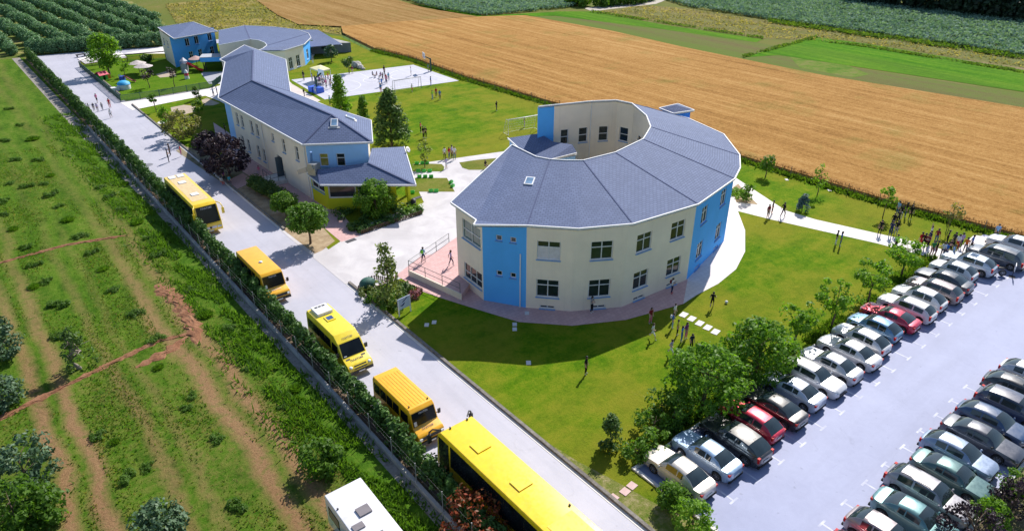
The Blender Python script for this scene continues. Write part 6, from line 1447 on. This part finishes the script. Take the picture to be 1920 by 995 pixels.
# along the path and in the crowd
P_(1439,409,'person in maroon top and black shorts at the path fork','maroon','black','stand',1.65,160,sh=1)
P_(1446.5,402,'person in black top and black shorts at the path fork','black','black','stand',1.7,200,sh=1)
P_(1467,407,'person in black walking on the path right of the fork pair','black','dark grey','walk',1.75,250)
P_(1566,459,'person in black top and white trousers on the lawn below the path','black','white','stand',1.65,190)
P_(1574,462,'person in long blue dress on the lawn below the path','blue','jeans','stand',1.7,200,'long')
rows=[(1648,440,'black','black','stand','white capped walker in black at the path edge left of the large group',1.7,''),(1668,443,'navy','navy','cross','with wide dark coat on the path',1.75,''),(1678,441,'black','grey','stand','right of the wide dark coat on the path',1.7,''),(1672,426,'black','navy','stand','behind the wide dark coat on the grass',1.65,''),(1682,420,'dark grey','black','walk','on the grass behind the path trio',1.65,''),(1681,403,'light blue','jeans','stand','with pale blue shirt at the back of the grass group',1.7,''),(1687,411,'black','white','cross','in black and white in the grass group',1.65,''),(1696,407,'black','jeans','stand','in black top and jeans, left of the hindmost pair',1.75,'long'),(1705,412,'black','black','stand','all in black, right of the hindmost pair',1.75,'long')]
for u,v,a,b,pz,w_,h,hr in rows: P_(u,v,('person '+w_) if not w_.startswith('white') else 'person in black with white cap on the path edge left of the dark group',a,b,pz,h,None,hr or 'short')
cr=[(1677,468,'lime','black','walk','in lime and black behind the young wide tree'),(1723,464,'red','red','stand','in red clothes, leftmost of the crowd'),(1729,466,'black','black','stand','in black right behind the red one at crowd left'),(1734,468,'maroon','black','cross','in maroon top in the left knot of the crowd'),(1739,461,'navy','black','stand','in navy at the back of the left knot'),(1741,452,'white','beige','up','in white raising both arms over the left knot'),(1753,457,'maroon','jeans','stand','in maroon top behind the green one'),(1745,480,'green','maroon','stand','in green top at the front of the crowd'),(1752,480,'black','maroon','cross','in black top next to the green one'),(1773,460,'black','black','arms','in black with arms spread out'),(1764,483,'white','navy','stand','in white top at the middle front of the crowd'),(1770,484,'blue','navy','stand','in blue top at the middle front of the crowd'),(1777,478,'black','black','cross','in black in the middle of the crowd'),(1783,488,'light blue','black','walk','in pale blue shirt nearest the parked cars'),(1785,464,'dark grey','black','stand','in dark grey behind the pale blue shirt'),(1792,468,'white','red','stand','in white top and red shorts at crowd right'),(1799,465,'lilac','navy','stand','in lilac top at crowd right'),(1807,474,'orange','grey','stand','in orange top beside the parked people carrier'),(1818,469,'blue','black','walk','in bright blue top striding by the parked people carrier'),(1865,448,'light blue','navy','stand','in pale blue top by the grass verge behind parked cars')]
for u,v,a,b,pz,w_ in cr: P_(u,v,'person '+w_,a,b,pz,1.72,None,'short',group=G1,z=.034)
# ================================================================ street furniture and play things
m_steel=D.materials['steel_railing']; m_wpipe=plain('white_pipe',(.70,.70,.72),.4); m_net=plain('net_cord',(.55,.56,.58),.8)
def goal(label,a,b,h,depth,m):
    t=thing('football_goal',label,'goal',a); b=b-a; n=Vector((-b.y,b.x,0)).normalized()*depth; up=Vector((0,0,h)); mb=MB()
    mb.tube([(0,0,0),up,b+up,b],.06,8); mb.build('frame',m,t); mb=MB()
    for p in (Vector((0,0,0)),b): mb.tube([p+up,p+n*.5+up*.95,p+n],.035,6); mb.tube([p,p+n],.03,6)
    mb.tube([n,b+n],.03,6); mb.build('stay',m,t); mb=MB()
    for k in range(17): f=k/16; mb.tube([b*f+up,b*f+n*.5+up*.95,b*f+n],.008,3,cap=False)
    for k in range(6): f=k/5; p=(n*.5+up*.95).lerp(n,f); mb.tube([p,b+p],.008,3,cap=False)
    o=mb.build('net',m_net,t)
goal('white football goal with net beside the horseshoe school',W(953,254),W(1010,244),2.3,1.4,m_wpipe)
goal('thin dark football goal frame at the sports court edge',W(741,174),W(790,166),2.1,1.2,plain('goal_grey',(.25,.26,.28),.5))
def hoop(label,px,aim,bh,pads):
    p=W(*px,.036); t=thing('basketball_hoop',label,'basketball hoop',p,math.atan2((aim-p).y,(aim-p).x)); md=plain('dark_green_post',(.015,.05,.04),.5)
    mb=MB(); mb.beam((0,0,0),(0,0,2.5),.28); mb.beam((0,0,2.4),(1.2,0,3.0),.2); mb.build('post',md,t)
    mb=MB(); mb.box((1.25,0,3.15),(.06,1.7,1.05)); o=mb.build('backboard',m_white,t); mb=MB(); 
    for y in (-.3,.3): mb.box((1.285,y,3.05),(.012,.05,.45))
    for z in (2.82,3.28): mb.box((1.285,0,z),(.012,.65,.05))
    mb.build('target_square',plain('target_red',(.5,.05,.05)),o)
    mb=MB(); mb.tube([(1.55+.23*math.cos(a*.5236),.23*math.sin(a*.5236),2.85) for a in range(13)],.02,6); mb.beam((1.26,0,2.85),(1.33,0,2.85),.06); mb.build('ring',plain('ring_orange',(.6,.14,.03)),t)
    if pads:
        for y in (-.75,.75): mb=MB(); mb.box((-.2,y,.45),(1.5,1.15,.9)); mb.build('base_pad',plain('blue_pad',(.02,.10,.55),.5),t)
hoop('dark post basketball hoop at the far court corner by the wheat',(808,134),W(720,142),3,False)
hoop('basketball hoop with two blue base pads at the near court end',(595,172),W(700,148),3,True)
# court lines
mb=MB(); cc_=[W(546,150),W(609,187),W(861,152),W(775,122)]; bl=lambda a,b: cc_[0]*(1-a)*(1-b)+cc_[1]*(1-a)*b+cc_[2]*a*b+cc_[3]*a*(1-b)
def cline(pts,w_=.09):
    for a,b in zip(pts,pts[1:]):
        d=(b-a).normalized(); q=Vector((-d.y,d.x,0))*w_/2; mb.face([tuple(p+Vector((0,0,.041))) for p in (a-q,b-q,b+q,a+q)])
X0,X1,Y0,Y1=.08,.94,.1,.9
cline([bl(X0,Y0),bl(X1,Y0)]); cline([bl(X1,Y0+.01),bl(X1,Y1)]); cline([bl(X1-.005,Y1),bl(X0,Y1)]); cline([bl(X0,Y1-.01),bl(X0,Y0+.01)]); cline([bl(.51,Y0+.01),bl(.51,Y1-.01)])
for c,s in (((.51,.5),1),((X1-.21,.5),1)): cline([bl(c[0]+.085*math.cos(a*math.pi/12),c[1]+.14*math.sin(a*math.pi/12)) for a in range(25)])
cline([bl(X1-.30*math.cos(a*math.pi/14),.5+.36*math.sin(a*math.pi/14)) for a in range(-7,8)]); cline([bl(X0+.30*math.cos(a*math.pi/14),.5+.36*math.sin(a*math.pi/14)) for a in range(-7,8)])
tag(mb.build('court_lines',plain('court_line_paint',(.74,.74,.78),.6)),kind='structure')
# canopy on court
t=thing('gazebo','pale yellow square gazebo canopy beside the kindergarten end of court','gazebo',W(600,146)); cn=WW([(581,127),(600,134),(619,129),(601,122)],2.5); O=W(600,146); cn=[p-Vector((O.x,O.y,0)) for p in cn]; ap=sum(cn,Vector())/4+Vector((0,0,.35)); mb=MB(); mf=plain('pale_yellow_cloth',(.66,.62,.36),.8)
for i in range(4): mb.face([cn[i],cn[(i+1)%4],ap]); a,b=cn[i],cn[(i+1)%4]; mb.face([a-Vector((0,0,.22)),b-Vector((0,0,.22)),b,a])
mb.build('canopy',mf,t)
for p in cn: mb=MB(); mb.tube([(p.x*.98,p.y*.98,0),(p.x*.98,p.y*.98,2.5)],.04,6); mb.build('leg',m_wpipe,t)
# benches of the seated crowd
p=W(600,158); t=thing('bench_table','folding table and beige boards among the court crowd','table',(p.x,p.y,.036),.6); mb=MB(); mb.box((0,0,.72),(2.6,.9,.06)); mb.build('tabletop',plain('beige_board',(.42,.36,.30)),t)
for x in (-1.1,1.1):
    for y in (-.35,.35): mb=MB(); mb.box((x,y,.34),(.06,.06,.68)); mb.build('leg',m_blk,t)
# rocks by the little round tree
rg=random.Random(5); mr=grainy('pale_rock',[(.28,.27,.25),(.42,.40,.38),(.55,.53,.5)],2,.9,.6,6,coord=oco)
for i,(u,v,s,l) in enumerate([(668,126,1.1,'largest pale boulder beside the round little tree'),(676,129,.7,'mid sized pale boulder right of the largest one'),(681,131,.45,'smallest pale boulder at the right of the rock pile')]):
    bm=bmesh.new(); bmesh.ops.create_icosphere(bm,subdivisions=2,radius=s)
    for q in bm.verts: q.co*=rg.uniform(.75,1.12); q.co.z*=.75
    me=D.meshes.new('boulder'); bm.to_mesh(me); bm.free(); me.materials.append(mr); p=W(u,v); tag(put('boulder',me,None,(p.x,p.y,s*.4)),l,'rock')
# playground
def parasol(label,px,r,h,c):
    t=thing('parasol',label,'parasol',W(*px)); mb=MB(); mb.tube([(0,0,0),(0,0,h)],.05,8); mb.build('pole',m_bark,t); mb=MB(); n=14
    mb.grid([[Vector((rr*math.cos(2*math.pi*j/n),rr*math.sin(2*math.pi*j/n),z)) for j in range(n)] for rr,z in ((r,h-.35),(r*.55,h-.08),(.04,h+.25))],0,closed=True); mb.build('canopy',c,t)
th=grainy('pale_thatch',[(.38,.33,.32),(.52,.46,.45),(.62,.56,.55)],3,.9,.5,9,coord=oco)
parasol('pale thatched parasol nearer the blue tower, left of the pair',(262,137),1.6,2.2,th); parasol('pale thatched parasol, right of the pair, on the playground',(273,142),1.7,2.1,th); parasol('pinkish parasol beside the blue canopy and slide tower',(371,129),1.4,2.3,plain('pink_thatch',(.5,.33,.30),.9))
def toyhouse(label,px,wall_,roof_,rz):
    t=thing('playhouse',label,'playhouse',W(*px),rz); mb=MB()
    for x,y,a,b in ((-.7,0,.08,1.2),(.7,0,.08,1.2)): mb.box((x,y,.55),(a,b,1.1))
    mb.box((0,.6,.55),(1.32,.08,1.1)); mb.box((-.45,-.6,.55),(.42,.08,1.1)); mb.box((.45,-.6,.55),(.42,.08,1.1)); mb.build('wall',wall_,t)
    mb=MB(); 
    for s in (1,-1): mb.face([(-.95,s*.85,1.0),(.95,s*.85,1.0),(.95,0,1.6),(-.95,0,1.6)]); mb.face([(-.95,s*.85,.94),(.95,s*.85,.94),(.95,0,1.54),(-.95,0,1.54)])
    mb.build('roof',roof_,t); mb=MB(); mb.box((1.15,.1,.4),(.7,.8,.8)); mb.build('side_box',plain('toy_orange',(.7,.2,.02)),t)
toyhouse('red roofed green plastic playhouse by the road side fence','x' and (193,150),plain('toy_green',(.10,.45,.06)),plain('toy_red',(.60,.05,.10)),.4)
t=thing('playhouse','white plastic play dome with bright blue roof in playground corner','playhouse',W(234,167)); mb=MB(); mb.lathe((0,0,0),[(1.05,0),(1.1,.5),(1.0,.9)],14); mb.build('wall',m_wht,t); mb=MB(); mb.lathe((0,0,0),[(1.12,.88),(.95,1.2),(.5,1.45),(.02,1.5)],14); mb.build('roof',plain('toy_sky_blue',(.03,.36,.68)),t); mb=MB(); mb.box((-1.6,-.3,.3),(1.3,1.0,.6)); mb.build('step_block',m_wht,t)
def slide(label,px,rz,c1,c2,s):
    t=thing('slide',label,'slide',W(*px),rz); mb=MB(); mb.box((-.5*s,0,.6*s),(.7*s,.8*s,1.2*s)); mb.build('tower',c1,t); mb=MB(); mb.grid([[Vector((x*s,y*s,z*s)) for y,z in ((-.32,zz+.18),(-.3,zz),(.3,zz),(.32,zz+.18))] for x,zz in ((-.2,1.15),(.3,.95),(1.2,.3),(1.7,.15))]); mb.build('chute',c2,t); mb=MB()
    for k in range(4): mb.box((-.95*s,0,(.2+.25*k)*s),(.08,.6*s,.05))
    for y in (-.3,.3): mb.beam((-.95*s,y*s,0),(-.9*s,y*s,1.5*s),.06)
    mb.build('ladder',c1,t); return t
slide('small blue slide with brown chute behind the play dome',(237,155),-.6,plain('toy_blue',(.03,.07,.42)),plain('toy_brown',(.28,.10,.05)),1.0)
t=slide('grey slide tower with red chute in front of the blue tower',(356,136),-.5,plain('tower_grey',(.30,.32,.38)),plain('chute_red',(.55,.03,.03)),1.45); mb=MB(); mb.lathe((0,0,0),[(.75,2.2),(.05,2.9)],4); o=mb.build('roof',D.materials['tower_grey'],t); o.location=(-.72,0,0)
for x,y in ((-1.1,-.4),(-1.1,.4),(-.3,-.4),(-.3,.4)): mb=MB(); mb.beam((x,y,1.7),(x,y,2.3),.06); mb.build('post',D.materials['tower_grey'],t)
t=thing('toy_tower','white and red striped toy tower on the playground lawn','toy',W(351,148)); mb=MB(); mb.lathe((0,0,0),[(.45,0),(.4,.6)],10); mb.build('base',m_wht,t); mb=MB(); mb.lathe((0,0,0),[(.41,.61),(.36,1.1)],10); mb.build('band',plain('toy_red',(.6,.05,.1)),t); mb=MB(); mb.lathe((0,0,0),[(.36,1.11),(.3,1.5),(.02,1.75)],10); mb.build('cap',m_wht,t)
# pad and benches at the road end
o=pave('concrete_pad',[(145,111),(160,121),(238,109),(229,100),(200,101)],.12,m_path)
for u,v,l in ((152,106,'dark low bench at the left corner of the concrete pad'),(166,103,'grey blue crate on the far side of the concrete pad')):
    t=thing('bench',l,'bench',W(u,v,.12),.2); mb=MB(); mb.box((0,0,.42),(1.8,.7,.12)); mb.build('seat',D.materials['tower_grey'] if 'grey' in l else m_blk,t)
    for x in (-.75,.75): mb=MB(); mb.box((x,0,.18),(.12,.6,.36)); mb.build('leg',m_blk,t)
# green planters round the grass islands
mg=plain('bright_green_plastic',(.05,.50,.06),.5); mg2=plain('planter_soil',(.06,.04,.03),.9)
proto=None
for i,(u,v) in enumerate([(182,478),(268,472),(338,470),(203,597),(290,597),(380,597),(220,684),(310,684),(402,684),(400,907),(480,907),(712,770),(735,830),(110,930)]):
    p=W(760+u/8.29,250+v/8.29,.035)
    if proto is None:
        proto=thing('planter_box','bright green rectangular planter edging the grass islands by the plaza','planter',p,-.55,'green planters round the grass islands'); mb=MB(); w_,d_,h_=.52,.30,.30
        for y in (-d_/2,d_/2): mb.box((0,y,h_/2),(w_,.04,h_))
        for x in (-w_/2+.02,w_/2-.02): mb.box((x,0,h_/2),(.04,d_-.05,h_))
        mb.build('box',mg,proto); mb=MB(); mb.box((0,0,.12),(w_-.1,d_-.06,.2)); mb.build('soil',mg2,proto)
    else: dup(proto,p,-.55 if i<11 or i>12 else .5)
# slabs, covers, grates
ms=grainy('pale_slab',[(.60,.58,.58),(.70,.68,.68)],2,.8,coord=oco); mp2=grainy('pink_slab',[(.52,.36,.34),(.62,.45,.43)],2,.8,coord=oco)
def slab(px,lab,grp,sx=.75,sy=.5,rz=.6,m=None,z=.022,name='stepping_stone'):
    mb=MB(); mb.prism([(-sx/2,-sy/2),(sx/2,-sy/2),(sx/2,sy/2),(-sx/2,sy/2)],-.03,.035); p=W(*px,z); o=mb.build(name,m or ms,None,p); o.rotation_euler=(0,0,rz); return tag(o,lab,'paving slab',grp)
for px in [(1282,590),(1297,597.5),(1312,606),(1327,614),(1341.6,622)]: slab(px,'white stepping stone in the line leading to the dense trees','white stepping stones',.8,.55,.2)
for px,l in (((800,609),'left pale slab of the pair on the shaded lawn near the road'),((814,604),'right pale slab of the pair on the shaded lawn near the road'),((965,608),'upper pale slab of the stacked pair below the school'),((965,617),'lower pale slab of the stacked pair below the school'),((988,587),'small pale drain slab on the pink paving below the blue panel'),((991,680),'small round pale slab at the edge of the school shadow'),((1475,337),'white slab on the lawn behind the horseshoe school'),((1555,357),'tiny white slab on the lawn near the wheat edge')): slab(px,l,None,.5,.36,.9,z=.045 if '988' in str(px) else .024)
for px in [(1150,933),(1172,921),(1185,910)]: slab(px,'pinkish stepping slab on the worn grass by the parking corner','pink stepping slabs',.55,.5,.1,mp2,.028)
def disc(name,px,lab,r,m,z):
    mb=MB(); mb.lathe((0,0,0),[(.001,.0),(r*.9,.0),(r,-.01)],20); p=W(*px,z); tag(mb.build(name,m,None,p),lab,'cover')
disc('manhole_cover',(278,309),'round grey manhole cover on the road beside the coach',.62,plain('cast_iron',(.22,.22,.25),.6,metal=.3),.02)
for px,l in (((658,451),'dark rectangular drain grate on the plaza near pink paving'),((782,371),'dark rectangular drain grate on the plaza beside the lime bay')):
    t=slab(px,l,None,1.1,.5,.1,plain('iron_grate',(.05,.05,.06),.6),.03,'drain_grate'); t['category']='drain grate'
disc('stone_disc',(307,229),'pale round stone disc on the verge lawn beside the staked tree',.9,ms,.03)
# signs
a,b=W(748,594),W(771,583); t=thing('notice_board','white notice board on two posts with dark swoosh at the magnolia bed','sign',a); d=b-a; mb=MB()
for f in (.04,.96): m2=MB(); m2.box((d.x*f,d.y*f,.75),(.09,.09,1.5)); m2.build('post',m_wht,t)
mb.beam((d.x*.0,d.y*.0,1.15),(d.x,d.y,1.15),.05,1.05); bd=mb.build('board',plain('board_pale_blue',(.50,.56,.72),.4),t)
dn=d.normalized(); nn=Vector((dn.y,-dn.x,0))*.032; mb=MB(); sw=[(.30,1.22),(.42,1.34),(.55,1.42),(.66,1.52),(.78,1.60)]; sw2=[(.18,1.0),(.30,.98),(.42,1.05),(.54,1.14)]
for S_,w_ in ((sw,.035),(sw2,.06)): mb.tube([d*f+nn+Vector((0,0,z)) for f,z in S_],[w_*.3]+[w_]*(len(S_)-2)+[w_*.3],5)
mb.build('swoosh',m_ink,bd)
p=W(1897,519); t=thing('notice_stand','small white notice board on a pole stand behind the motorcycle','sign',(p.x,p.y,.014),.3); mb=MB(); mb.tube([(0,0,0),(0,0,.8)],.03,6); mb.build('pole',m_blk,t); mb=MB(); mb.box((0,0,.02),(.5,.5,.04)); mb.build('base',m_blk,t); mb=MB(); mb.box((0,0,1.0),(.8,.05,.6)); bd=mb.build('board',m_wht,t); mb=MB()
for x,w_ in ((-.18,.14),(.0,.10),(.16,.12)): mb.box((x,-.03,1.14),(w_,.012,.12))
mb.build('lettering',m_blk,bd); bd.rotation_euler=(-.0,0,0)
# litter bin and white board by the lime bay
p=W(776,389); t=thing('litter_bin','dark litter bin at the corner of the lime bay porch','bin',(p.x,p.y,.03)); mb=MB(); mb.lathe((0,0,0),[(.26,0),(.3,.85),(.24,.85),(.22,.1)],14); mb.build('body',m_blk,t); mb=MB(); mb.lathe((0,0,0),[(.31,.86),(.2,1.0),(.01,1.05)],14); mb.build('lid',m_blk,t)
